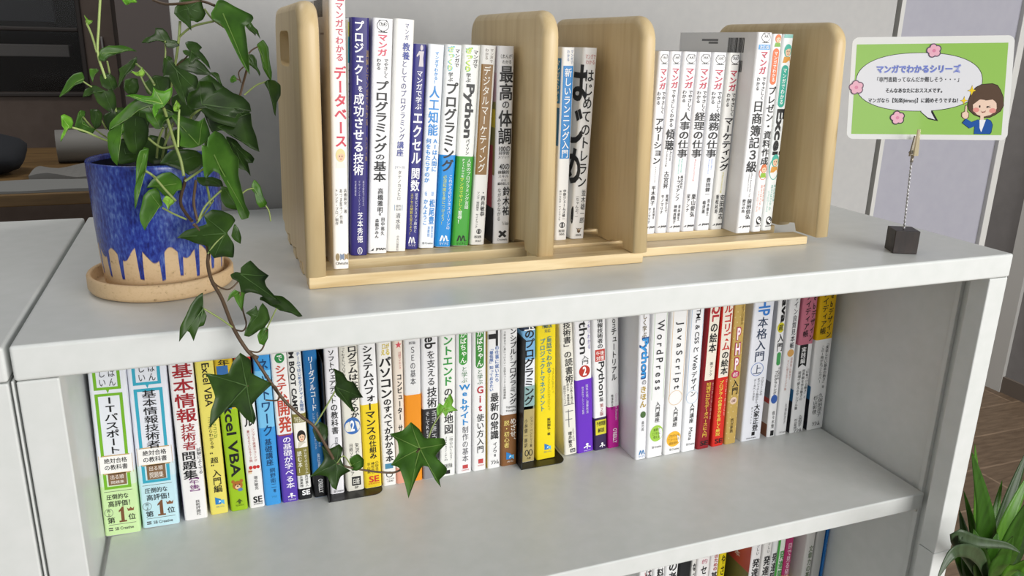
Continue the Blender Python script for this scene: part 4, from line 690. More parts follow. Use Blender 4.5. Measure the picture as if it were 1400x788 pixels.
    lo('white book on the lower shelf showing two small red marks', 875.2, 893, 'e4e2e2', [('v', 'はじめよう', 778, 850, .2, .5, '3a3a3e', TK), ('h', 'い', 783, 788, .1, .4, 'b0484a')])
    lo('white book with one dense black kanji on the lower shelf', 894, 909.7, 'e4e4e4', [('v', '料理の科学', 777, 850, .1, .6, K, TB)])
    lo('white book with bold black kana beside the black lower book', 910.4, 928, 'e4e4e4', [('v', 'の考え方', 766, 830, .05, .7, K, TB)])
    lo('solid black book on the lower shelf', 928.6, 945, '18181b', [('v', '本の世界', 800, 860, 0, .5, 'd8d8d8')])
    lo('narrow white book right of the solid black one', 945.6, 952, 'e2e0dc', [('v', 'なったら', 770, 815, .1, .8, K, TB)])
    lo('white lower book with a pink character above black kana', 953, 970.6, 'e6e3e2', [('h', '的', 765, 771, .05, .4, 'c05a78'), ('v', 'セル生物学', 773, 840, .05, .5, K, TK)])
    lo('white lower book with red kana above a bold kanji', 971, 982.5, 'e6e3e2', [('v', '人のための', 752, 781, .1, .5, 'b83a3e', TK), ('v', '基本', 782, 806, .05, .8, K, TB)])
    lo('narrow yellow book on the lower shelf', 983, 992.5, 'e3cf1c', [('v', 'やさしい本', 758, 830, 0, .6, '2a2610', TK)])
    P = .19
    lo('white lower book whose red and olive cover faces left', 1024.9, 1039, 'e6e4e4', [('s', 690, 783, .0005, .1, 'b8443c'), ('s', 783, 860, .0005, .1, '6f6a3a'), ('st', 'の本', 757, 775, .028, .012, 'e8d8d0', TK), ('v', 'やさしい', 738, 760, .1, .3, '55555a'), ('v', '発達障害', 764, 815, .05, .7, K, TB)], P, .204)
    lo('white lower book with bold black kanji beside the red cover', 1040.3, 1052.6, 'e3e1de', [('v', '発達障害', 760, 815, .05, .75, K, TB), ('v', 'やさしい', 735, 757, .1, .3, '55555a')], P, .204)
    lo('white lower book with bold kanji just before the green lettered one', 1053, 1060.6, 'e6e6e6', [('v', '発達障害', 756, 808, .05, .9, K, TB)], P, .204)
    lo('white lower book with bright green kanji', 1061, 1070.6, 'e4e8e0', [('b', 700, 860, -.5, -.3, '4fae4a'), ('v', '発達障害', 753, 805, .1, .7, '4aa04c', TB)], P, .204)
    lo('magenta book on the lower shelf', 1071, 1081, 'b8326e', [('v', '目で見る発達', 742, 795, .0, .6, 'f0d0dc', TK), ('b', 787, 830, -.5, .5, 'd8a83a')], P, .204)
    lo('thick white lower book with a wide blank side', 1098, 1109.6, 'd8d6d2', [('v', '文章力の基本', 746, 800, .1, .5, '6a7a5a', TK)], P - .015, .204)
    lo('thin bright blue folder at the right end of the lower books', 1123.4, 1127, '1f78c8', [('v', 'ファイル', 740, 790, 0, .4, '8ac0e8')], P - .015, .204)
    lo('light grey folder beside the thin blue one', 1111, 1122.6, 'c9c9c6', [], P - .015, .204)

def bookends():
    # black L-shaped metal plates
    for (u0, v0, u1, v1, up, label) in ((449.5, 687.5, 523, 668.5, 'first', 'black metal bookend under the books beneath the hanging ivy'), (710.5, 640, 771, 628, 'second', 'black metal bookend under the bright yellow book')):
        a = onz(u0, v0, SHZ); b = onz(u1, v1, SHZ); y0 = .235
        x0, x1 = a.x, b.x
        m = MB(); t = .0006; zz = SHZ + .0001; R = .012
        P = [(x0, .36), (x0, y0)] + [(x1 - R + R * math.sin(q), y0 + R - R * math.cos(q)) for q in [math.pi / 2 * k / 8 for k in range(9)]] + [(x1, .36)]
        n = len(P); yield_ = None
        m.add([(x, y, zz) for x, y in P] + [(x, y, zz + t) for x, y in P], [tuple(range(n))[::-1], tuple(range(n, 2 * n))] + [(i, (i + 1) % n, n + (i + 1) % n, n + i) for i in range(n)], M_BLACKSTEEL)
        root = empty('metal_bookend', (x0, y0, SHZ)); L = (-x0, -y0, -SHZ)
        m.build('base_plate', root, L)
        m = MB(); m.box(x0, x0 + .0011, y0, .36, zz, SHZ + .165, M_BLACKSTEEL); m.build('upright_plate', root, L)
        tag(root, label, 'bookend', 'black metal bookends on the open shelf')
# ------------------------------------------------------------------ pot, saucer and ivy
PX, PY = 0.0892, 0.119
def clay(name):
    m = noise_mat(name, ['8a6f50', 'c9aa80', 'd3b58c', 'cfb088'], noise=420, detail=2, rough=0.6, stops=[0.24, 0.31, 0.5, 0.8], bump=0.03)
    return m
def pot_mat():
    m = clay('glazed_clay'); nt = m.node_tree; N = nt.nodes; Lk = nt.links; b = N['Principled BSDF']
    rp = [n for n in N if n.type == 'VALTORGB'][0]; tc = [n for n in N if n.type == 'TEX_COORD'][0]
    # glaze drips: threshold height varies with the angle round the pot
    sep = N.new('ShaderNodeSeparateXYZ'); Lk.new(tc.outputs['Object'], sep.inputs[0])
    def math_(op, a, b_=None, c=None):
        n = N.new('ShaderNodeMath'); n.operation = op
        for i, q in enumerate((a, b_, c)):
            if q is None: continue
            if isinstance(q, (int, float)): n.inputs[i].default_value = q
            else: Lk.new(q, n.inputs[i])
        return n.outputs[0]
    ang = math_('ARCTAN2', sep.outputs[1], sep.outputs[0])
    wob = math_('MULTIPLY', math_('SINE', math_('MULTIPLY', ang, 5.0)), 0.55)
    ph = math_('ADD', math_('MULTIPLY', ang, 20.0), wob)
    s1 = math_('ABSOLUTE', math_('SINE', math_('MULTIPLY', ph, 0.5)))       # 14 drips round the pot
    mr = N.new('ShaderNodeMapRange'); mr.interpolation_type = 'SMOOTHSTEP'; mr.inputs['From Min'].default_value = .26; mr.inputs['From Max'].default_value = .47; Lk.new(s1, mr.inputs['Value'])
    fr = math_('MULTIPLY', mr.outputs[0], math_('ADD', 0.86, math_('MULTIPLY', math_('SINE', math_('ADD', math_('MULTIPLY', ang, 13.0), 1.1)), 0.22)))
    lenv = math_('MULTIPLY', math_('SINE', math_('ADD', math_('MULTIPLY', ang, 9.0), 0.7)), 0.0012)
    thr = math_('ADD', math_('ADD', math_('MULTIPLY', fr, 0.0225), 0.0105), lenv)
    tn = N.new('ShaderNodeTexNoise'); tn.inputs['Scale'].default_value = 130; Lk.new(tc.outputs['Object'], tn.inputs['Vector'])
    thr2 = math_('ADD', thr, math_('MULTIPLY', math_('SUBTRACT', tn.outputs['Fac'], 0.5), 0.003))
    d = math_('MULTIPLY', math_('SUBTRACT', sep.outputs[2], thr2), 900.0)
    d.node.use_clamp = True
    # glaze colour: streaky cobalt
    mp = N.new('ShaderNodeMapping'); mp.inputs['Scale'].default_value = (1, 1, 0.4); Lk.new(tc.outputs['Object'], mp.inputs[0])
    g = N.new('ShaderNodeTexNoise'); g.inputs['Scale'].default_value = 520; g.inputs['Detail'].default_value = 5; Lk.new(mp.outputs[0], g.inputs['Vector'])
    g2 = N.new('ShaderNodeTexNoise'); g2.inputs['Scale'].default_value = 26; g2.inputs['Detail'].default_value = 3; Lk.new(mp.outputs[0], g2.inputs['Vector'])
    gm = math_('ADD', math_('MULTIPLY', g.outputs['Fac'], 0.6), math_('MULTIPLY', g2.outputs['Fac'], 0.4))
    gr = N.new('ShaderNodeValToRGB'); Lk.new(gm, gr.inputs[0])
    while len(gr.color_ramp.elements) < 4: gr.color_ramp.elements.new(.5)
    for e, s_, h in zip(gr.color_ramp.elements, (.36, .47, .54, .66), ('1b2264', '27378c', '354c9c', '5f78b4')): e.position = s_; e.color = hexlin(h)
    mx = N.new('ShaderNodeMix'); mx.data_type = 'RGBA'; Lk.new(d, mx.inputs['Factor']); Lk.new(rp.outputs[0], mx.inputs[6]); Lk.new(gr.outputs[0], mx.inputs[7])
    Lk.new(mx.outputs[2], b.inputs['Base Color'])
    ro = math_('SUBTRACT', 0.62, math_('MULTIPLY', d, 0.36)); Lk.new(ro, b.inputs['Roughness'])
    bp = N.new('ShaderNodeBump'); bp.inputs['Strength'].default_value = 0.5; bp.inputs['Distance'].default_value = 0.0012; Lk.new(d, bp.inputs['Height']); Lk.new(bp.outputs[0], b.inputs['Normal'])
    return m
IVY = {}
def leaf_mat(k):
    if k not in IVY:
        c = {'d': ('22380f', '2c4713', '375519'), 'm': ('305512', '3d6718', '4b7720'), 'b': ('4c8a1a', '5c9a22', '72ac30'), 'y': ('6fa02c', '80ae38', '94bc4c')}[k]
        IVY[k] = noise_mat({'d': 'dark_ivy_leaf', 'm': 'green_ivy_leaf', 'b': 'bright_ivy_leaf', 'y': 'young_ivy_leaf'}[k], c, noise=60, detail=5, rough=0.42, spec=0.35)
    return IVY[k]
VEIN = {'d': '45632c', 'm': '6a8c3c', 'b': '9cc458', 'y': 'b0cc70'}
FR = {'U': (80, 0, 3.282), 'W': (200, 0, 4.925), 'V': (180, 120, 4.38), 'H': (230, 280, 3.58), 'G': (220, 380, 2.462)}
def fpx(fr, p): ox, oy, s_ = FR[fr]; return (ox + p[0] / s_, oy + p[1] / s_)
def leaf(m, fr, outline, center, y, tone, tx=0.0, ty=0.0, cup=0.16, seed=0):
    """one leaf: the measured outline laid on a tilted plane at depth y, cupped and creased along its veins"""
    pts = [Vector(fpx(fr, p) + (0,)) for p in outline]; n0 = len(pts)
    c = Vector(fpx(fr, center) + (0,))
    rad = [(p - c).length for p in pts]; R = max(rad)
    tips = [i for i in range(n0) if rad[i] >= rad[i - 1] and rad[i] > rad[(i + 1) % n0] and rad[i] > .5 * R]
    sm = []
    for i in range(n0):
        a, b, p, q = pts[i], pts[(i + 1) % n0], pts[i - 1], pts[(i + 2) % n0]
        ta = (b - p) * .5 if i not in tips else (b - a) * .6
        tb = (q - a) * .5 if (i + 1) % n0 not in tips else (b - a) * .6
        L = (b - a).length
        ta *= .45; tb *= .45
        if ta.length > L: ta *= L / ta.length
        if tb.length > L: tb *= L / tb.length
        for k in range(4):
            t = k / 4; h00 = 2 * t ** 3 - 3 * t * t + 1; h10 = t ** 3 - 2 * t * t + t; h01 = -2 * t ** 3 + 3 * t * t; h11 = t ** 3 - t * t
            sm.append((h00 * a + h10 * ta + h01 * b + h11 * tb, (i in tips and k == 0)))
    rnd = random.Random(seed + int(center[0] * 13 + center[1]))
    nrm = (RM @ Vector((0, 0, 1)))
    nt = (nrm + RM @ Vector((1, 0, 0)) * tx + RM @ Vector((0, 1, 0)) * ty).normalized()
    C0 = ony(c.x, c.y, y)
    px = (C0 - CAM_LOC).length / FPX
    def P(p, lift=0.0):
        d = ray(p.x, p.y); t = (C0 - CAM_LOC).dot(nt) / d.dot(nt)
        r = (p - c).length * px; RR = max(R * px, 1e-4)
        bend = -cup * r * r / RR * .55 + 0.0008 * math.sin(9 * r / RR + seed)
        return CAM_LOC + d * t + nt * (bend + lift)
    n = len(sm); V = [P(c)]; ringt = (0.38, 0.72, 1.0)
    for t in ringt:
        for p, tip in sm: V.append(P(c + (p - c) * t, 0.0))
    F = [(0, 1 + (k + 1) % n, 1 + k) for k in range(n)]
    for j in range(2):
        for k in range(n): F.append((1 + j * n + k, 1 + j * n + (k + 1) % n, 1 + (j + 1) * n + (k + 1) % n, 1 + (j + 1) * n + k))
    # a second skin just behind gives the leaf its thickness
    th = nt * -0.0004; o = len(V); V2 = [v + th for v in V]
    F2 = [tuple(o + i for i in f[::-1]) for f in F]; last = 1 + 2 * n
    F3 = [(last + k, o + last + k, o + last + (k + 1) % n, last + (k + 1) % n) for k in range(n)]
    m.add(V + V2, F + F2 + F3, leaf_mat(tone), True)
    # veins
    VM = mat('leaf_vein_' + tone, VEIN[tone], 0.5)
    for i in tips:
        e = pts[i] - c
        if e.length < 4: continue
        L = e.length; sd = Vector((-e.y, e.x, 0)).normalized(); wv = max(.35, min(.9, R * .012))
        q = [c + e * t for t in (0, .25, .5, .75, .9)]; VV = []
        for k, p in enumerate(q):
            w_ = wv * (1 - k / 5); VV += [P(p + sd * w_, .00035), P(p - sd * w_, .00035)]
        m.add(VV, [(2 * k, 2 * k + 1, 2 * k + 3, 2 * k + 2) for k in range(4)], VM)
    return C0
def stem(m, fr, pts, ys, r, material, n=7):
    Y = ys if isinstance(ys, (list, tuple)) else [ys] * len(pts)
    if len(Y) == 2 and len(pts) > 2: Y = [Y[0] + (Y[1] - Y[0]) * i / (len(pts) - 1) for i in range(len(pts))]
    P = cr([ony(*fpx(fr, p), y) for p, y in zip(pts, Y)], 6)
    r1 = r if not isinstance(r, tuple) else None
    m.tube(P, [r] * len(P) if r1 else [r[0] + (r[1] - r[0]) * i / (len(P) - 1) for i in range(len(P))], material, n)
def ivy():
    sau = MB(); z0 = 0.0004
    sau.lathe([(0.0, z0), (0.049, z0), (0.0525, z0 + .0015), (0.0540, z0 + .004), (0.0540, z0 + .0128), (0.0532, z0 + .0142), (0.0515, z0 + .0142), (0.0505, z0 + .0130), (0.0500, z0 + .0060), (0.047, z0 + .0045), (0.0, z0 + .0045)], clay('speckled_clay'), 80)
    o = sau.build('plant_saucer', None, (PX - .0025, PY, 0)); tag(o, 'speckled beige clay saucer beneath the blue drip glazed plant pot', 'saucer')
    root = empty('potted_ivy', (PX, PY, 0.0052)); L = (-PX, -PY, -0.0052)
    H = 0.0965; m = MB()
    m.lathe([(0, 0), (.0395, 0), (.0425, .0012), (.0438, .004), (.0450, .02), (.0463, .05), (.0472, H - .003), (.0472, H - .001), (.0464, H), (.0452, H - .0008), (.0446, H - .004)], pot_mat(), 96)
    m.lathe([(.0446, H - .004), (.0430, .012), (0, .012)], mat('dark_pot_inside', '14172c', .4), 96)  # inner wall coloured much darker than the outside
    m.build('pot', root)
    m = MB(); m.lathe([(0, H - .020), (.02, H - .017), (.0441, H - .021)], noise_mat('potting_soil', ['17120e', '2c221a', '3d3127'], noise=300, detail=3, rough=.9, bump=.6), 40); m.build('soil', root)
    ST = mat('brown_ivy_stem', '5a4632', .55); SG = mat('green_ivy_stem', '8a9a58', .5); SP = mat('pale_ivy_shoot', 'a9bd70', .5)
    def vine(leaves, stems):
        m = MB()
        for s_ in stems: stem(m, *s_)
        v = m.build('vine', root, L)
        m = MB()
        for i, lf in enumerate(leaves): leaf(m, *lf, seed=i)
        f = m.build('leaves', v)
    # the long vine that hangs over the front edge
    vine([
        ('G', [(265,250),(300,275),(305,320),(330,335),(372,355),(360,370),(330,400),(305,430),(318,470),(310,492),(280,470),(250,435),(220,440),(190,465),(160,502),(165,450),(180,400),(165,355),(150,320),(200,325),(225,320),(240,280)], (290,365), -.034, 'd', .1, .35),
        ('G', [(580,305),(610,320),(625,345),(650,355),(678,403),(640,410),(650,455),(615,420),(590,395),(585,370),(595,345)], (593,370), -.026, 'd', -.25, .15),
        ('G', [(510,510),(535,485),(560,500),(563,530),(550,555),(525,550)], (540,545), -.028, 'd', .2, .1),
        ('G', [(540,565),(570,575),(600,560),(612,575),(605,610),(620,640),(640,650),(605,670),(590,715),(575,705),(560,670),(530,665),(497,672),(530,640),(550,610)], (592,625), -.03, 'd', .15, .25),
        ('G', [(635,610),(650,597),(665,595),(682,612),(680,635),(660,650),(640,645)], (640,632), -.028, 'm', -.1, .2),
        ('G', [(840,485),(870,510),(890,540),(950,540),(958,560),(925,600),(960,640),(955,660),(935,680),(940,705),(920,680),(905,640),(880,635),(850,690),(830,742),(820,700),(800,640),(770,630),(800,590),(795,550),(765,525),(810,515)], (872,575), -.03, 'm', -.15, .3),
        ('G', [(975,390),(985,415),(980,430),(1000,447),(970,452),(960,470),(945,450),(932,470),(928,440),(938,422),(950,430),(960,410)], (955,440), -.022, 'b', .2, .2),
        ('H', [(170,430),(165,500),(188,545),(175,590),(150,600),(125,668),(105,625),(90,620),(55,670),(58,600),(85,545),(110,490),(140,450)], (172,508), -.018, 'd', .5, .2),
        ('H', [(400,270),(440,310),(490,345),(470,370),(480,400),(520,445),(540,470),(500,480),(450,440),(400,425),(375,430),(355,450),(345,380),(310,360),(302,340),(330,330),(360,335),(355,310),(375,285)], (357,343), .018, 'd', -.2, .5),
        ('H', [(520,445),(560,450),(600,480),(640,520),(652,535),(630,540),(590,520),(545,515),(520,500),(480,470),(445,460),(447,445),(480,445)], (530,508), -.008, 'd', -.1, .8),
        ('H', [(325,415),(345,430),(375,430),(370,470),(358,520),(335,480),(320,450),(285,472),(300,440)], (347,425), .0, 'm', .1, .3),
        ('H', [(460,478),(485,510),(497,560),(470,600),(440,615),(395,645),(370,640),(375,610),(395,580),(405,550),(378,530),(415,510),(430,495),(440,520)], (436,545), -.02, 'd', .1, .3),
        ('H', [(470,600),(490,610),(488,650),(470,688),(445,680),(435,640),(450,615)], (482,612), -.021, 'm', .2, .2),
        ('H', [(35,155),(80,125),(140,105),(185,90),(170,50),(210,20),(260,25),(310,50),(327,75),(310,110),(290,140),(320,190),(322,215),(315,255),(270,250),(220,258),(195,225),(190,200),(130,185),(80,165)], (283,143), .038, 'd', .1, .3),
        ('H', [(325,95),(345,120),(358,160),(352,190),(325,175),(308,150)], (322,105), .045, 'd', .2, .1),
    ], [
        ('V', [(285,380),(318,545),(297,640),(295,700),(330,760),(362,800)], [.085, .05], .0012, ST),
        ('H', [(125,95),(170,150),(196,230),(194,290),(212,370),(262,460),(320,605),(390,718),(440,752)], [.05, .045, .04, .035, .02, .004, -.012, -.02, -.022], .0013, ST),
        ('G', [(310,262),(400,395),(470,465),(515,500),(552,560),(580,610)], [-.022, -.026, -.028, -.03, -.031, -.03], .0011, ST),
        ('H', [(205,360),(245,400),(295,415),(335,385),(357,345)], [.02, .016, .014, .016, .018], .0006, ST),
        ('H', [(320,605),(250,555),(172,508)], [-.012, -.016, -.018], .0006, SG),
        ('H', [(325,612),(365,618),(382,585),(366,520),(350,428)], [-.012, -.012, -.01, -.006, .0], .0006, ST),
        ('H', [(392,715),(440,722),(468,690),(482,612)], [-.02, -.021, -.021, -.021], .0006, ST),
        ('H', [(480,612),(505,560),(530,508)], [-.02, -.014, -.008], .0005, SG),
        ('G', [(352,412),(393,412),(395,385),(372,360),(290,365)], [-.024, -.026, -.028, -.03, -.034], .0006, ST),
        ('G', [(515,500),(550,445),(593,370)], [-.03, -.028, -.026], .0006, SG),
        ('G', [(592,625),(640,640),(740,655),(805,648),(872,575)], [-.03, -.029, -.027, -.028, -.03], .0008, ST),
        ('G', [(900,545),(915,500),(955,440)], [-.028, -.025, -.022], .0006, SG),
        ('G', [(592,625),(615,600),(640,632)], [-.03, -.029, -.028], .0005, SG),
        ('H', [(140,90),(185,30),(220,-20)], [.05, .06, .08], .0007, SG),
        ('H', [(283,143),(230,190),(194,240)], [.038, .036, .036], .0006, SG),
    ])
    # tall growth at the right, in front of the pale wall
    vine([
        ('W', [(225,-20),(215,20),(190,50),(185,90),(220,130),(265,165),(300,205),(300,170),(290,140),(315,140),(340,150),(380,130),(400,90),(385,60),(375,30),(370,-10),(300,-25)], (285,60), .10, 'd', .1, -.2),
        ('W', [(435,90),(460,50),(480,0),(520,0),(600,45),(700,90),(712,115),(690,150),(655,170),(665,250),(675,330),(678,400),(672,480),(640,430),(600,350),(560,270),(530,200),(500,160),(470,145),(445,130)], (522,95), .08, 'm', -.2, .2),
        ('W', [(665,165),(700,145),(725,175),(750,205),(768,250),(740,225),(735,240),(710,215),(685,190)], (690,160), .10, 'd', .3, .3),
        ('W', [(262,290),(280,278),(310,278),(345,290),(375,320),(355,335),(385,370),(415,410),(427,455),(405,430),(380,405),(340,400),(315,430),(290,435),(280,400),(285,375),(255,360),(243,340),(262,330),(285,335),(270,312)], (303,345), .10, 'd', .1, .4),
        ('W', [(200,445),(240,400),(290,390),(340,400),(390,430),(440,490),(400,490),(340,500),(280,480),(230,470)], (280,440), .125, 'd', .1, .7),
        ('W', [(430,490),(460,485),(485,500),(510,560),(518,585),(490,550),(460,520)], (450,495), .13, 'd', .5, .3),
        ('W', [(745,300),(785,270),(820,320),(830,380),(850,480),(848,545),(820,510),(790,450),(785,410),(795,380),(760,340)], (750,315), .12, 'm', .8, .1),
        ('W', [(680,370),(720,370),(745,400),(750,450),(770,490),(768,508),(740,470),(710,440),(680,425)], (690,378), .12, 'd', .6, .2),
        ('W', [(795,560),(820,540),(870,540),(905,570),(905,640),(880,690),(875,770),(860,740),(845,640),(820,600)], (812,550), .12, 'd', .5, .3),
        ('W', [(562,530),(572,510),(592,508),(608,522),(606,545),(585,556),(566,548)], (606,530), .12, 'm', .2, .2),
    ], [
        ('U', [(545,95),(540,170),(525,280),(500,420),(480,620)], [.11, .11, .115, .12, .125], .0010, SG),
        ('U', [(540,168),(600,120),(697,95)], [.11, .10, .085], .0008, SG),
        ('U', [(425,0),(480,18),(560,15),(640,5),(700,25)], [.12, .11, .10, .10, .09], .0010, ST),
        ('U', [(655,40),(690,85),(742,122)], [.10, .095, .09], .0007, SG),
        ('W', [(677,470),(655,550),(636,625),(610,700)], [.11, .118, .12, .12], .0009, ST),
        ('W', [(812,550),(740,575),(660,640)], [.12, .12, .12], .0007, SG),
        ('W', [(750,315),(715,335),(688,362)], [.12, .12, .12], .0006, ST),
        ('W', [(606,530),(628,540),(640,558)], [.12, .12, .12], .0005, ST),
        ('W', [(655,450),(622,490),(636,550)], [.115, .118, .12], .0005, ST),
        ('W', [(303,345),(255,400),(190,450)], [.10, .11, .118], .0005, ST),
    ])
    # crown of dark leaves over the right side of the pot
    vine([
        ('W', [(130,385),(165,380),(185,420),(210,455),(270,480),(330,505),(345,545),(330,600),(280,620),(265,700),(230,670),(195,610),(170,560),(150,520),(110,510),(115,470),(125,430)], (205,475), .085, 'd', -.1, .3),
        ('W', [(265,700),(275,620),(320,590),(350,540),(400,540),(440,550),(465,600),(490,590),(520,580),(580,620),(640,640),(680,680),(690,730),(650,735),(640,750),(610,760),(590,790),(520,770),(450,745),(400,730),(340,740),(300,735)], (380,708), .065, 'd', -.2, .45),
        ('V', [(430,150),(480,150),(560,190),(640,150),(680,150),(705,145),(715,220),(735,280),(747,365),(700,350),(650,310),(600,270),(540,255),(480,265),(455,220)], (520,240), .085, 'd', -.3, .5),
        ('V', [(560,290),(620,310),(660,360),(710,395),(727,420),(715,445),(690,450),(697,520),(675,490),(640,480),(600,440)], (600,330), .075, 'd', -.3, .3),
        ('V', [(215,140),(270,150),(320,170),(400,200),(430,170),(460,240),(470,290),(440,320),(400,345),(340,360),(290,350),(295,290),(265,220)], (400,343), .06, 'm', -.1, .4),
        ('V', [(420,345),(450,350),(460,300),(500,260),(545,280),(580,330),(610,390),(640,430),(635,520),(650,620),(665,690),(690,740),(680,770),(640,780),(610,700),(590,640),(560,580),(530,520),(490,500),(450,540),(435,530),(425,440)], (492,400), .045, 'm', -.2, .2),
        ('V', [(165,450),(200,400),(240,365),(290,365),(380,370),(425,400),(425,460),(380,500),(340,515),(310,500),(250,470),(200,455)], (330,430), .07, 'd', .1, .5),
        ('V', [(85,590),(120,550),(180,510),(230,500),(260,520),(300,560),(300,610),(270,620),(230,660),(190,640),(150,600)], (270,580), .06, 'm', .2, .4),
        ('V', [(100,615),(140,600),(165,620),(175,660),(185,705),(140,740),(90,790),(75,850),(50,800),(45,760),(60,700),(70,650)], (168,710), .055, 'm', .3, .2),
        ('V', [(180,675),(210,648),(250,665),(255,690),(230,710),(215,728),(205,700)], (232,672), .05, 'y', .1, .2),
        ('V', [(390,540),(440,530),(530,545),(545,580),(480,590),(430,590),(400,570)], (440,545), .06, 'd', 0, .6),
        ('V', [(535,590),(580,600),(625,640),(655,690),(640,730),(600,725),(560,710),(535,670)], (560,610), .055, 'd', .1, .2),
        ('V', [(720,580),(735,550),(770,590),(790,650),(812,690),(800,710),(770,718),(750,690),(740,640),(718,610)], (728,600), .08, 'm', .5, .1),
        ('W', [(340,545),(420,500),(500,560),(560,610),(640,645),(690,700),(690,800),(640,860),(540,840),(430,800),(350,720)], (480,680), .095, 'd', .0, .4),
        ('V', [(560,200),(640,150),(705,160),(715,240),(690,300),(620,280)], (620,200), .095, 'd', .2, .3),
        ('V', [(60,330),(110,280),(190,300),(215,360),(190,440),(120,450),(70,410)], (130,320), .115, 'd', .1, .3),
        ('V', [(240,60),(300,20),(390,40),(420,110),(380,180),(290,190),(245,130)], (310,60), .11, 'd', .1, .4),
        ('V', [(110,120),(170,80),(240,110),(260,180),(200,240),(130,210)], (180,110), .115, 'd', .1, .4),
        ('V', [(440,300),(520,280),(580,340),(570,430),(500,470),(430,420)], (500,310), .10, 'd', -.1, .3),
        ('V', [(0,150),(60,110),(110,150),(100,230),(40,260),(-10,220)], (50,140), .11, 'd', .1, .3),
        ('V', [(250,250),(330,240),(380,290),(360,350),(280,360),(235,310)], (310,260), .105, 'd', .1, .3),
    ], [
        ('V', [(440,480),(385,515),(320,560)], [.05, .055, .056], .0009, SG),
        ('V', [(385,555),(372,690),(395,800)], [.06, .05, .046], .0010, ST),
        ('V', [(535,615),(440,710),(398,800)], [.055, .048, .046], .0008, SG),
        ('V', [(450,590),(462,640),(470,700)], [.062, .058, .055], .0009, SG),
        ('V', [(660,635),(690,612),(728,602)], [.07, .075, .08], .0006, SG),
        ('V', [(798,700),(822,740),(832,800)], [.08, .08, .08], .0006, SG),
        ('V', [(420,120),(380,150),(355,178),(330,260)], [.065, .07, .08, .09], .0009, SG),
        ('V', [(85,500),(130,530),(200,610),(265,680)], [.055, .055, .053, .05], .0009, SG),
        ('V', [(185,720),(250,755),(330,790)], [.055, .052, .05], .0007, SG),
        ('V', [(95,300),(180,360),(260,345)], [.08, .085, .09], .0009, SG),
        ('V', [(190,240),(160,320),(150,420)], [.09, .095, .1], .0009, SG),
        ('V', [(250,210),(200,340),(180,440)], [.09, .095, .1], .0009, SG),
    ])
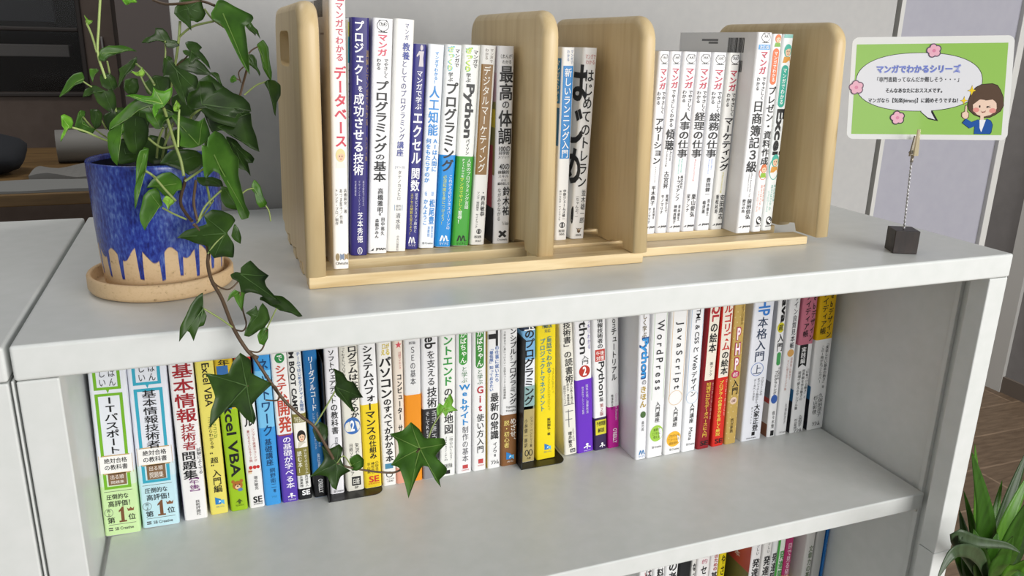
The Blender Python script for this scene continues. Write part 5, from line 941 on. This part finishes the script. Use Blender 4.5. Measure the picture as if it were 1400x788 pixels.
    # light shoots and the left half of the crown
    vine([
        ('U', [(115,65),(130,85),(150,90),(140,110),(128,112)], (128,108), .11, 'y', 0, .1),
        ('U', [(180,255),(190,225),(225,200),(280,200),(345,215),(300,225),(255,235),(225,255),(205,275),(185,270)], (198,245), .10, 'm', .1, .7),
        ('U', [(350,255),(352,280),(330,310),(300,340),(270,375),(262,380),(275,330),(270,310),(300,285)], (345,270), .11, 'd', .2, .5),
        ('U', [(190,335),(225,325),(255,350),(260,380),(240,400),(215,395),(190,380),(185,355)], (225,340), .095, 'd', 0, .4),
        ('U', [(105,430),(115,395),(150,380),(190,395),(215,405),(240,400),(255,430),(255,470),(240,500),(215,490),(175,460),(155,415),(130,410)], (205,408), .085, 'd', .1, .4),
        ('U', [(115,345),(105,325),(70,335),(35,360),(15,395),(0,430),(30,410),(70,385),(105,370)], (110,352), .09, 'm', .2, .5),
        ('U', [(10,520),(25,512),(55,525),(66,550),(60,575),(35,580),(20,600),(8,635),(12,600),(25,580),(12,560)], (48,570), .07, 'b', .2, .2),
        ('U', [(95,490),(120,500),(110,530),(130,560),(165,580),(150,600),(100,590),(70,570),(80,530)], (110,560), .085, 'm', .2, .3),
        ('U', [(140,490),(175,488),(195,510),(190,560),(160,575),(145,540)], (170,505), .09, 'd', .2, .3),
        ('U', [(290,540),(295,590),(265,610),(245,640),(250,690),(265,735),(240,710),(222,660),(220,600),(240,570)], (287,560), .07, 'm', .5, .3),
        ('U', [(300,530),(340,518),(385,530),(405,580),(395,630),(370,665),(345,690),(310,670),(290,620),(285,570)], (345,532), .08, 'd', .1, .2),
        ('U', [(250,640),(290,620),(340,660),(365,690),(350,720),(300,732),(265,730)], (300,690), .085, 'd', .2, .3),
        ('U', [(220,575),(225,545),(260,505),(310,465),(370,440),(420,450),(470,490),(520,500),(470,540),(455,570),(430,570),(400,540),(390,510),(340,505),(280,530)], (405,475), .055, 'm', .0, .7),
        ('U', [(292,418),(350,420),(415,425),(420,385),(445,400),(475,405),(505,385),(505,430),(490,460),(470,480),(440,500),(428,525),(420,490),(425,470),(370,450),(330,435)], (470,470), .04, 'b', -.1, .5),
        ('U', [(320,320),(350,322),(375,300),(385,320),(375,338),(345,335)], (365,325), .08, 'y', 0, .5),
        ('U', [(140,310),(165,305),(180,315),(160,335),(150,365),(142,340)], (172,312), .10, 'm', .2, .2),
        ('U', [(300,360),(325,348),(355,355),(360,390),(345,415),(310,420),(290,395)], (330,360), .10, 'd', .1, .3),
        ('U', [(370,185),(390,160),(430,150),(430,115),(465,125),(490,150),(505,180),(535,185),(540,200),(515,215),(490,215),(475,190),(450,180),(400,180)], (478,182), .115, 'd', 0, .6),
        ('U', [(475,255),(500,255),(520,290),(520,330),(490,350),(465,320)], (490,262), .115, 'd', .2, .3),
        ('U', [(380,370),(430,340),(500,345),(500,400),(460,440),(400,420)], (440,360), .105, 'd', .1, .4),
        ('U', [(200,520),(260,480),(320,490),(330,560),(280,600),(220,580)], (260,520), .10, 'd', .1, .4),
        ('V', [(35,410),(62,372),(75,355),(105,365),(95,420),(90,480),(60,530),(40,590),(30,700),(20,720),(15,620),(35,530),(55,470)], (85,492), .06, 'm', .5, .2),
        ('U', [(350,720),(365,675),(405,665),(395,720),(385,770),(360,800),(345,830)], (385,690), .06, 'm', .4, .2),
        ('U', [(285,0),(300,-20),(340,-10),(350,5),(300,18)], (320,-5), .10, 'b', 0, .3),
        ('U', [(515,470),(530,450),(545,470),(540,500),(520,500)], (530,490), .05, 'y', 0, .2),
    ], [
        ('U', [(187,-10),(180,120),(176,235),(203,330),(240,440),(300,640)], [.10, .10, .10, .095, .1, .11], .0009, SP),
        ('U', [(128,108),(150,160),(172,235)], [.11, .105, .10], .0008, SP),
        ('U', [(478,182),(480,230),(478,260)], [.115, .115, .115], .0006, SG),
        ('U', [(218,275),(230,330)], [.10, .095], .0007, SG),
        ('U', [(350,288),(400,335),(430,380)], [.10, .08, .06], .0008, SG),
        ('U', [(368,340),(390,385),(415,420)], [.08, .07, .06], .0007, SG),
        ('U', [(110,365),(140,385),(200,420)], [.09, .09, .09], .0006, SG),
        ('U', [(60,572),(120,590),(200,625),(280,650)], [.07, .075, .085, .1], .0007, SP),
        ('U', [(110,525),(150,570),(220,620)], [.085, .09, .1], .0006, SG),
        ('U', [(175,505),(195,545),(215,580)], [.09, .09, .095], .0006, SG),
        ('U', [(470,480),(490,540),(520,640),(548,720),(562,790)], [.04, .045, .05, .052, .05], .0011, SG),
        ('U', [(541,490),(538,560),(536,660)], [.05, .05, .05], .0008, SP),
        ('U', [(385,770),(420,785),(440,800)], [.06, .055, .053], .0006, SG),
    ])
    tag(root, 'green ivy trailing from a blue glazed clay pot over the shelf edge', 'potted plant')
# ------------------------------------------------------------------ sign on its clip stand
def sign():
    w, h = 0.1426, 0.0973; sc = 0.001
    R = Euler((-0.2216, -0.0343, -0.5612), 'XYZ')
    root = empty('notice_card', (0.7745, 0.035, 0.1117), R)
    def plate(x0, x1, z0, z1, r, y0, y1, material):
        P = []
        for cx, cz, a0 in ((x1 - r, z1 - r, 0), (x0 + r, z1 - r, 90), (x0 + r, z0 + r, 180), (x1 - r, z0 + r, 270)):
            for k in range(7): a = math.radians(a0 + 15 * k); P.append((cx + r * math.cos(a), cz + r * math.sin(a)))
        n = len(P); m = MB()
        m.add([(x, y0, z) for x, z in P] + [(x, y1, z) for x, z in P], [tuple(range(n)), tuple(range(n, 2 * n))[::-1]] + [(i, n + i, n + (i + 1) % n, (i + 1) % n) for i in range(n)], material)
        return m
    white = mat('laminated_paper', 'e9e9e6', .12, coat=.6)
    plate(-w / 2, w / 2, 0, h, .006, 0, .0006, white).build('laminated_card', root)
    m = MB(); gx0, gx1, gz0, gz1 = -.0672, .0660, .0048, .0905
    cnt = [0]
    def poly(P, col, e):
        m.add([(x, -e, z) for x, z in P], [tuple(range(len(P)))], mat('print_' + col, col, .12, coat=.6))
    def mesh(P, F, col, e): m.add([(x, -e, z) for x, z in P], F, mat('print_' + col, col, .12, coat=.6))
    def X(u): return -w / 2 + (u - 15) / (1112 - 15) * w      # measured across the card
    def Z(v): return h - (v - 45) / (742 - 45) * h
    poly([(gx0, gz0), (gx1, gz0), (gx1, gz1), (gx0, gz1)], '98c65c', .00005)
    # speech bubble
    def bubble(g):
        cx, cz = X(487), Z(352); a, b = .0558 + g, .0272 + g; P = []
        for k in range(72):
            t = 2 * math.pi * k / 72; c_, s_ = math.cos(t), math.sin(t)
            P.append((cx + a * math.copysign(abs(c_) ** .86, c_), cz + b * math.copysign(abs(s_) ** .86, s_)))
        return P
    poly(bubble(.00055), '1d1d1f', .00012)
    tail = lambda g: [(X(518) - g, Z(552)), (X(575), Z(600) - g), (X(632) + 2.2 * g, Z(612) - g), (X(594) + g, Z(545))]
    poly(tail(.0006), '1d1d1f', .00011)
    poly(bubble(0), 'e6e6ea', .00018); poly([(X(522), Z(540)), (X(522), Z(553)), (X(570), Z(592)), (X(620), Z(606)), (X(589), Z(556)), (X(589), Z(535))], 'e6e6ea', .0002)
    def txt(t, u0, u1, v0, v1, col, bold, e=.00034):
        for P, F, k_ in put_h(t, (X(u0) + X(u1)) / 2, Z(v0), Z(v1), X(u1) - X(u0), bold): mesh(P, F, col, e + k_ * .00002)
    txt('マンガでわかるシリーズ', 196, 768, 236, 290, 'a6aee0', .075); txt('マンガでわかるシリーズ', 198, 766, 238, 288, '6f7fd0', .03, .0005)
    txt('「専門書籍ってなんだか難しそう・・・」', 205, 762, 317, 352, '3a3a3e', .012); txt('そんなあなたにおススメです。', 268, 655, 394, 425, '1c1c1e', .028); txt('マンガなら【気楽(kiracu)】に読めそうですね！', 152, 765, 460, 498, '1c1c1e', .028)
    def flower(u, v, r, dark):
        for layer, (g, col) in enumerate(((.0009, dark), (-.0001, 'efb4c6'))):
            for k in range(5):
                a = math.radians(90 + 72 * k + 12); poly(circ(X(u) + r * .62 * math.cos(a), Z(v) + r * .62 * math.sin(a), r * .5 + g, r * .5 + g, 14), col, .0004 + layer * .00006 + k * .000004)
        poly(circ(X(u), Z(v), r * .3, r * .3, 12), 'e08aa8', .0005)
    flower(580, 142, .0054, '5a4a62'); flower(62, 388, .0056, '6a5062'); flower(362, 595, .0054, '1f1a20')
    def spark(u, v, rx, rz):
        for g, col, e in ((.0006, '4a3a10', .0004), (0, 'f2d22c', .00046)): poly([(X(u), Z(v) + rz + g), (X(u) + rx * .3, Z(v) + rz * .25), (X(u) + rx + g, Z(v)), (X(u) + rx * .3, Z(v) - rz * .25), (X(u), Z(v) - rz - g), (X(u) - rx * .3, Z(v) - rz * .25), (X(u) - rx - g, Z(v)), (X(u) - rx * .3, Z(v) + rz * .25)], col, e)
    spark(853, 410, .0034, .0046); spark(806, 478, .003, .0036)
    # the pointing clerk
    def P_(L): return [(X(u), Z(v)) for u, v in L]
    hair = [(838, 470), (852, 425), (880, 390), (915, 372), (960, 368), (985, 366), (1020, 378), (1042, 410), (1062, 455), (1068, 510), (1052, 545), (1020, 570), (985, 588), (930, 590), (880, 570), (845, 540), (834, 505)]
    poly(P_([(u + (u - 950) * .035, v + (v - 480) * .035) for u, v in hair]), '2a2018', .00030); poly(P_(hair), '5c4636', .00036)
    poly(P_([(866, 500), (880, 480), (915, 470), (960, 476), (1000, 470), (1022, 495), (1026, 530), (1012, 555), (985, 575), (940, 585), (900, 572), (872, 545)]), 'f2d3bd', .00042)
    poly(P_([(866, 505), (872, 440), (925, 420), (1005, 430), (1030, 490), (1010, 482), (985, 462), (950, 478), (925, 455), (900, 478)]), '5c4636', .00047)
    poly(circ(X(890), Z(540), .0028, .0022, 14), 'e89a90', .00046); poly(circ(X(1000), Z(545), .0030, .0024, 14), 'e89a90', .00046)
    poly(circ(X(913), Z(517), .0007, .0013, 12), '2a1c18', .00048); poly(P_([(958, 515), (985, 512), (962, 524), (985, 520), (985, 524), (958, 528)]), '2a1c18', .00048)
    poly(P_([(918, 543), (930, 552), (948, 550), (955, 542), (952, 555), (932, 559)]), '7a2a24', .00048)
    poly(P_([(922, 578), (945, 578), (945, 610), (934, 622), (922, 608)]), 'f2d3bd', .00040)
    jacket = [(888, 700), (890, 650), (855, 664), (806, 628), (828, 598), (868, 622), (910, 604), (940, 640), (965, 600), (992, 612), (1006, 640), (1000, 690), (992, 700)]
    poly(P_([(u + (u - 920) * .04, v + (v - 650) * .04) for u, v in jacket]), '10203c', .00034); 
    m.add([(X(u), -.00044, Z(v)) for u, v in jacket], [(0, 1, 6, 7, 8, 9, 10, 11, 12), (1, 2, 3, 4, 5, 6)], mat('print_1f56a4', '1f56a4', .12, coat=.6))
    poly(P_([(918, 606), (960, 606), (935, 690), (922, 660)]), 'f0f2f4', .0005)
    poly(P_([(812, 600), (795, 585), (795, 558), (815, 548), (815, 512), (824, 505), (830, 515), (832, 548), (846, 560), (846, 590), (832, 604)]), '6a4a3a', .00036); poly(P_([(815, 598), (800, 583), (800, 561), (818, 552), (818, 515), (824, 510), (828, 518), (829, 552), (842, 563), (841, 587), (830, 600)]), 'f2d3bd', .00042)
    m.build('printed_notice', root)
    tag(root, 'laminated green notice with a speech bubble held by a metal clip', 'sign')
    # stand
    b = onz(1233, 345, 0); s = .0235; cx, cy = .7725, .0405
    root = empty('card_clip_stand', (cx, cy, 0.0002), (0, 0, math.radians(-26)))
    m = MB(); m.box(-s / 2, s / 2, -s / 2, s / 2, 0, s * .98, noise_mat('dark_wood_cube', ['1a1210', '241a16', '2e211c'], scale=(8, 2, 2), noise=30, rough=.45)); m.build('wooden_base', root, None, .0006, 2)
    Ri = Euler((0, 0, math.radians(26))).to_matrix()
    def loc(P): return Ri @ (Vector(P) - Vector((cx, cy, .0002)))
    clipb = ony(1248, 207, .030); clipt = ony(1257, 178, .0305)
    m = MB(); top = ony(1246, 222, .031); bot = Vector((cx - .001, cy - .001, s * .9))
    for k in range(2):
        P = []
        for i in range(41):
            t = i / 40; c = bot.lerp(top, t); a = 2 * math.pi * 9 * t + math.pi * k; P.append(loc(c + Vector((math.cos(a), math.sin(a), 0)) * .00065))
        m.tube(P, .00055, mat('steel_wire', 'c4c4c6', .3, .4), 6)
    m.build('twisted_wire', root)
    brass = mat('pale_brass', 'd8caa8', .3, .6); steel = mat('dull_clip_steel', '8f877a', .35, .6)
    m = MB()
    def jaw(a, b, wa, wb, off, material, t=.0009):
        a, b = Vector(a), Vector(b); d = (b - a).normalized(); f = Vector((-.5, -.86, -.1)); sd = d.cross(f).normalized(); f = sd.cross(d)
        V = []
        for p, w_ in ((a, wa), (b, wb)):
            for sx, sf in ((-1, 0), (-.55, 1), (.55, 1), (1, 0)): V.append(loc(p + sd * sx * w_ / 2 + f * (off + sf * t)))
        m.add(V, [(0, 1, 5, 4), (1, 2, 6, 5), (2, 3, 7, 6), (0, 4, 7, 3), (0, 3, 2, 1), (4, 5, 6, 7)], material)
    jaw(ony(1251, 213, .029), ony(1256, 177, .029), .0052, .0030, .0012, brass)
    jaw(ony(1246, 214, .034), ony(1253, 186, .036), .0044, .0036, -.0016, steel)
    m.tube([loc(ony(1244, 209, .031)), loc(ony(1252, 207, .031))], .0016, steel, 10)
    m.tube([loc(ony(1246, 222, .031)), loc(ony(1248, 212, .031))], .0014, steel, 10)
    m.build('alligator_clip', root)
    tag(root, 'small black wooden cube stand with twisted wire and clip', 'card stand')

# ------------------------------------------------------------------ back room seen past the wall
def back_room():
    # work table with sheets
    M_T = noise_mat('table_edge_wood', ['5a4526', '6b5230', '7a6038'], scale=(1, 8, 8), noise=10, rough=.5)  # wood tone darkened to stand in for the dim room
    root = empty('work_table', (-.35, 1.45, FLOOR)); L = (.35, -1.45, -FLOOR)
    zt = -.085
    m = MB(); m.box(-1.3, .30, 1.07, 1.75, zt - .022, zt, M_T); m.build('table_top', root, L, .002, 2)
    for x in (-1.2, .2):
        for y in (1.12, 1.68): m = MB(); m.box(x - .025, x + .025, y - .025, y + .025, FLOOR, zt - .022, mat('dark_table_leg', '2a2826', .5)); m.build('leg', root, L, .002, 2)
    tag(root, 'wooden work table in the dim room behind the ivy pot', 'table')
    def sheet(label, x0, x1, y0, y1, z, th, wav, col, name='paper_sheet'):
        m = MB(); nx, ny = 14, 6; V = []; F = []
        for s_ in (0, 1):
            for j in range(ny + 1):
                for i in range(nx + 1):
                    x = x0 + (x1 - x0) * i / nx; y = y0 + (y1 - y0) * j / ny
                    V.append((x, y, z + th * s_ + wav * (0.5 + .5 * math.sin(i * .9 + j * .5)) * s_))
        o = (nx + 1) * (ny + 1)
        for s_ in (0, 1):
            for j in range(ny):
                for i in range(nx): a = s_ * o + j * (nx + 1) + i; F.append((a, a + 1, a + nx + 2, a + nx + 1) if s_ else (a, a + nx + 1, a + nx + 2, a + 1))
        for i in range(nx): F.append((i, i + 1, o + i + 1, o + i)); a = ny * (nx + 1) + i; F.append((a + 1, a, o + a, o + a + 1))
        for j in range(ny): a = j * (nx + 1); F.append((a + nx + 1, a, o + a, o + a + nx + 1)); b = a + nx; F.append((b, b + nx + 1, o + b + nx + 1, o + b))
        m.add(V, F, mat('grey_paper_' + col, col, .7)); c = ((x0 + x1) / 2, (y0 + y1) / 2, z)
        o_ = m.build(name, None); 
        for v in o_.data.vertices: v.co -= Vector(c)
        o_.location = c; tag(o_, label, 'paper')
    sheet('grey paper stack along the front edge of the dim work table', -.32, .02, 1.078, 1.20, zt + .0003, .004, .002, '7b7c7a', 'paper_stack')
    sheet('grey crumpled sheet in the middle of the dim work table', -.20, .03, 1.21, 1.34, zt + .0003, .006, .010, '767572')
    # roll of grey sheet
    a = Vector((-.185, 1.47, zt + .036)); b = Vector((.10, 1.50, zt + .036))
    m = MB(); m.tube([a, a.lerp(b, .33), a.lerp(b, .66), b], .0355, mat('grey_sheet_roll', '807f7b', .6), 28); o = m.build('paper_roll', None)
    tag(o, 'thick grey roll lying on the work table behind the ivy pot', 'paper roll')
    # dark bag
    m = MB(); V = []; F = []; nu, nv = 20, 10; c = Vector((-.31, 1.33, zt + .04))
    for j in range(nv + 1):
        ph = math.pi * j / nv - math.pi / 2
        for i in range(nu):
            t = 2 * math.pi * i / nu; k = 1 + .07 * math.sin(3 * t + j)
            V.append((c.x + .095 * k * math.cos(ph) * math.cos(t), c.y + .08 * k * math.cos(ph) * math.sin(t), max(zt + .0004, c.z + .042 * math.sin(ph) + .006 * math.sin(2 * t) * math.cos(ph))))
    for j in range(nv):
        for i in range(nu): F.append((j * nu + i, j * nu + (i + 1) % nu, (j + 1) * nu + (i + 1) % nu, (j + 1) * nu + i))
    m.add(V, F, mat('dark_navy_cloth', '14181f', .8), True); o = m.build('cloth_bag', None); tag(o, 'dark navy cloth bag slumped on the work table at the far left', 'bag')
    # big machine housing with a window
    Y = 1.95; HB = noise_mat('brown_grey_housing', ['54473f', '5c4f47'], noise=30, rough=.6)  # housing colour also kept dark, the weak light is put into it
    def q(u, v, y=Y): return ony(u, v, y)
    x0, x1 = q(0, 60).x - .9, q(157, 60).x; wz0, wz1 = q(60, 126).z, q(60, -90).z; wx0, wx1 = x0 + .15, q(113, 90).x
    root = empty('machine_housing', ((x0 + x1) / 2, Y + .3, FLOOR)); L = (-(x0 + x1) / 2, -Y - .3, -FLOOR)
    zt2 = wz1 + .25
    m = MB(); m.box(x0, x1, Y, Y + .02, FLOOR, wz0, HB); m.box(x0, x1, Y, Y + .02, wz1, zt2, HB); m.box(x0, wx0, Y, Y + .02, wz0, wz1, HB); m.box(wx1, x1, Y, Y + .02, wz0, wz1, HB)
    m.box(x0, x0 + .02, Y + .02, Y + .6, FLOOR, zt2, HB); m.box(x1 - .02, x1, Y + .02, Y + .6, FLOOR, zt2, HB); m.box(x0, x1, Y + .58, Y + .6, FLOOR, zt2, mat('dark_inside', '2c2725', .8)); m.box(x0, x1, Y + .02, Y + .58, zt2 - .02, zt2, HB); m.box(x0, x1, Y + .02, Y + .58, wz0 - .14, wz0 - .12, mat('dark_inside', '2c2725', .8))
    m.build('shell', root, L)
    fr = MB(); FD = mat('dark_rubber_seal', '2b2523', .6)
    fr.box(wx0 - .01, wx1 + .012, Y - .008, Y, wz0 - .012, wz0, FD); fr.box(wx1, wx1 + .012, Y - .008, Y, wz0, wz1, FD); za = q(60, 38).z; fr.box(wx0, wx1, Y - .006, Y + .012, za - .009, za + .002, FD); fr.build('window_seal', root, L, .003, 2)
    g = bpy.data.materials.new('smoked_glass'); g.use_nodes = True; b = g.node_tree.nodes['Principled BSDF']; b.inputs['Base Color'].default_value = hexlin('8a8680'); b.inputs['Roughness'].default_value = .08; b.inputs['Transmission Weight'].default_value = 0; b.inputs['Alpha'].default_value = .25; b.inputs['Base Color'].default_value = hexlin('2a2725')
    m = MB(); m.box(wx0, wx1, Y + .004, Y + .008, wz0, wz1, g); m.build('window_pane', root, L)
    m = MB(); a, c = q(0, 60, Y + .15), q(97, 78, Y + .15); m.box(x0 + .1, c.x, Y + .13, Y + .2, c.z, a.z, mat('grey_rail', '8b8886', .5)); m.build('inner_rail', root, L, .002, 2)
    a, c = q(0, 0, Y + .4), q(75, 30, Y + .4); m = MB(); m.box(x0 + .1, c.x, Y + .4, Y + .42, c.z, a.z + .3, mat('slate_panel', '5c5e66', .5)); m.build('inner_panel', root, L)
    m = MB(); a, c = q(137, 50, Y - .01), q(143, 75, Y - .01); m.box(a.x, c.x, Y - .012, Y, c.z, a.z, mat('grey_latch', '8f8d8c', .4)); m.build('latch', root, L, .002, 2)
    tag(root, 'large brown grey machine housing with a dark window at far left', 'machine')
    # grey partition between machine and wall
    a, c = q(163, 60, 1.9), q(250, 60, 1.9)
    m = MB(); m.box(a.x, c.x + .5, 1.90, 1.94, FLOOR, 1.8, mat('grey_partition', '6a6260', .7)); struct(m.build('wall_partition'))

# ------------------------------------------------------------------ strap leaved plant at the lower right
def dracaena():
    O = (1280, 600, 4.19)
    px = lambda p: (O[0] + p[0] / O[2], O[1] + p[1] / O[2])
    rootp = Vector((1.10, .12, FLOOR))
    root = empty('strap_leaf_plant', rootp)
    L = -rootp
    m = MB(); m.lathe([(0, .0), (.085, .0), (.10, .01), (.12, .20), (.12, .21), (.112, .21), (.108, .19), (0, .19)], mat('white_planter', 'd0d0cc', .5), 48); m.build('planter', root, (0, 0, .0002))
    crown = ony(*px((300, 900)), .10)
    m = MB(); m.tube([Vector((1.10, .12, FLOOR + .185)), Vector((1.10, .12, FLOOR + .3)), crown.lerp(Vector((1.10, .12, FLOOR + .3)), .4), crown + Vector((0, 0, -.03))], [.016, .015, .014, .014], mat('tan_cane', '8a7550', .8), 12); m.build('cane', root, L)
    def strap(pts, ys, wid, tone, fold=.25):
        P = cr([ony(*px(p), y) for p, y in zip(pts, ys)], 8); n = len(P); m = MB(); V = []; F = []
        mt = {'d': 'dark_strap_leaf', 'm': 'strap_leaf', 'b': 'bright_strap_leaf', 'g': 'grey_green_strap_leaf'}[tone]
        cc = {'d': ('20360f', '2a4616'), 'm': ('2a4c10', '386418'), 'b': ('3f6c14', '52841f'), 'g': ('34452c', '43573a')}[tone]
        M = MATS.get(mt) or noise_mat(mt, cc, scale=(30, 30, 2), noise=6, rough=.4, spec=.4)
        vd = RM @ Vector((0, 0, 1))
        for i, p in enumerate(P):
            t = i / (n - 1); tg = (P[min(i + 1, n - 1)] - P[max(i - 1, 0)]).normalized(); sd = tg.cross(vd).normalized(); nn = sd.cross(tg)
            w_ = wid * (min(1, .45 + 1.6 * t) if t < .4 else 1) * max(0.02, (1 - max(0, (t - .35) / .65) ** 1.7)) / 2
            for k in (-1, -.5, 0, .5, 1): V.append(p + sd * w_ * k + nn * abs(k) * w_ * fold)
            for k in (1, .5, 0, -.5, -1): V.append(p + sd * w_ * k + nn * (abs(k) * w_ * fold - .0006))
        for i in range(n - 1):
            for k in range(10): F.append((i * 10 + k, i * 10 + (k + 1) % 10, (i + 1) * 10 + (k + 1) % 10, (i + 1) * 10 + k))
        F += [tuple(range(10)), tuple((n - 1) * 10 + k for k in range(10))[::-1]]
        m.add(V, F, M, True); m.build('leaf', root, L)
    s = (1.0 / 4.19) / FPX * 1.5     # metres per measured unit at the plant
    T = [([(300, 900), (275, 640), (268, 400), (205, 80)], (.10, .06, .05, .05), 72, 'm'), ([(300, 900), (240, 640), (235, 330), (222, 30)], (.10, .11, .12, .13), 34, 'b'),
         ([(300, 900), (235, 700), (200, 480), (158, 300)], (.10, .08, .07, .07), 30, 'm'), ([(300, 900), (210, 730), (165, 560), (133, 410)], (.10, .12, .13, .14), 44, 'd'),
         ([(300, 900), (340, 620), (420, 340), (530, 50)], (.10, .13, .16, .18), 64, 'd'), ([(300, 900), (350, 650), (430, 420), (545, 180)], (.10, .09, .09, .1), 62, 'b'),
         ([(300, 900), (370, 720), (450, 520), (570, 300)], (.10, .05, .03, .02), 74, 'm'), ([(300, 900), (312, 640), (338, 420), (378, 240)], (.10, .14, .17, .18), 40, 'b'),
         ([(300, 900), (400, 780), (480, 720), (580, 670)], (.10, .02, .0, -.02), 62, 'b'), ([(300, 900), (200, 800), (140, 700), (92, 590)], (.10, .08, .06, .05), 60, 'm'),
         ([(300, 900), (330, 780), (380, 660), (440, 560)], (.10, .0, -.02, -.03), 60, 'm'), ([(300, 900), (420, 700), (510, 560), (600, 450)], (.10, .12, .14, .15), 60, 'd'),
         ([(300, 900), (260, 780), (240, 650), (215, 520)], (.10, .02, .0, .0), 60, 'm'), ([(300, 900), (300, 760), (320, 650), (350, 540)], (.10, .04, .03, .03), 66, 'm'),
         ([(300, 900), (215, 810), (180, 740), (150, 650)], (.10, .04, .03, .03), 60, 'd'), ([(300, 900), (440, 800), (520, 760), (600, 740)], (.10, .06, .06, .06), 60, 'm'),
         ([(300, 900), (270, 740), (215, 655), (120, 640), (60, 700), (5, 810)], (.10, .0, -.05, -.07, -.075, -.08), 48, 'g'),
         ([(300, 900), (190, 700), (110, 560), (240, 592), (400, 612), (482, 655)], (.10, -.01, -.045, -.05, -.055, -.06), 46, 'g')]
    for pts, ys, wd, tone in T: strap(pts, ys, wd * s * (1 if tone == 'g' else 1.3), tone)
    tag(root, 'green strap leaved houseplant standing on the floor beside the right post', 'houseplant')

room(); cabinet(); rack(); back_room()
rack_books(); shelf_books(); bookends()
ivy(); sign(); dracaena()
bpy.data.objects.remove(_fo)
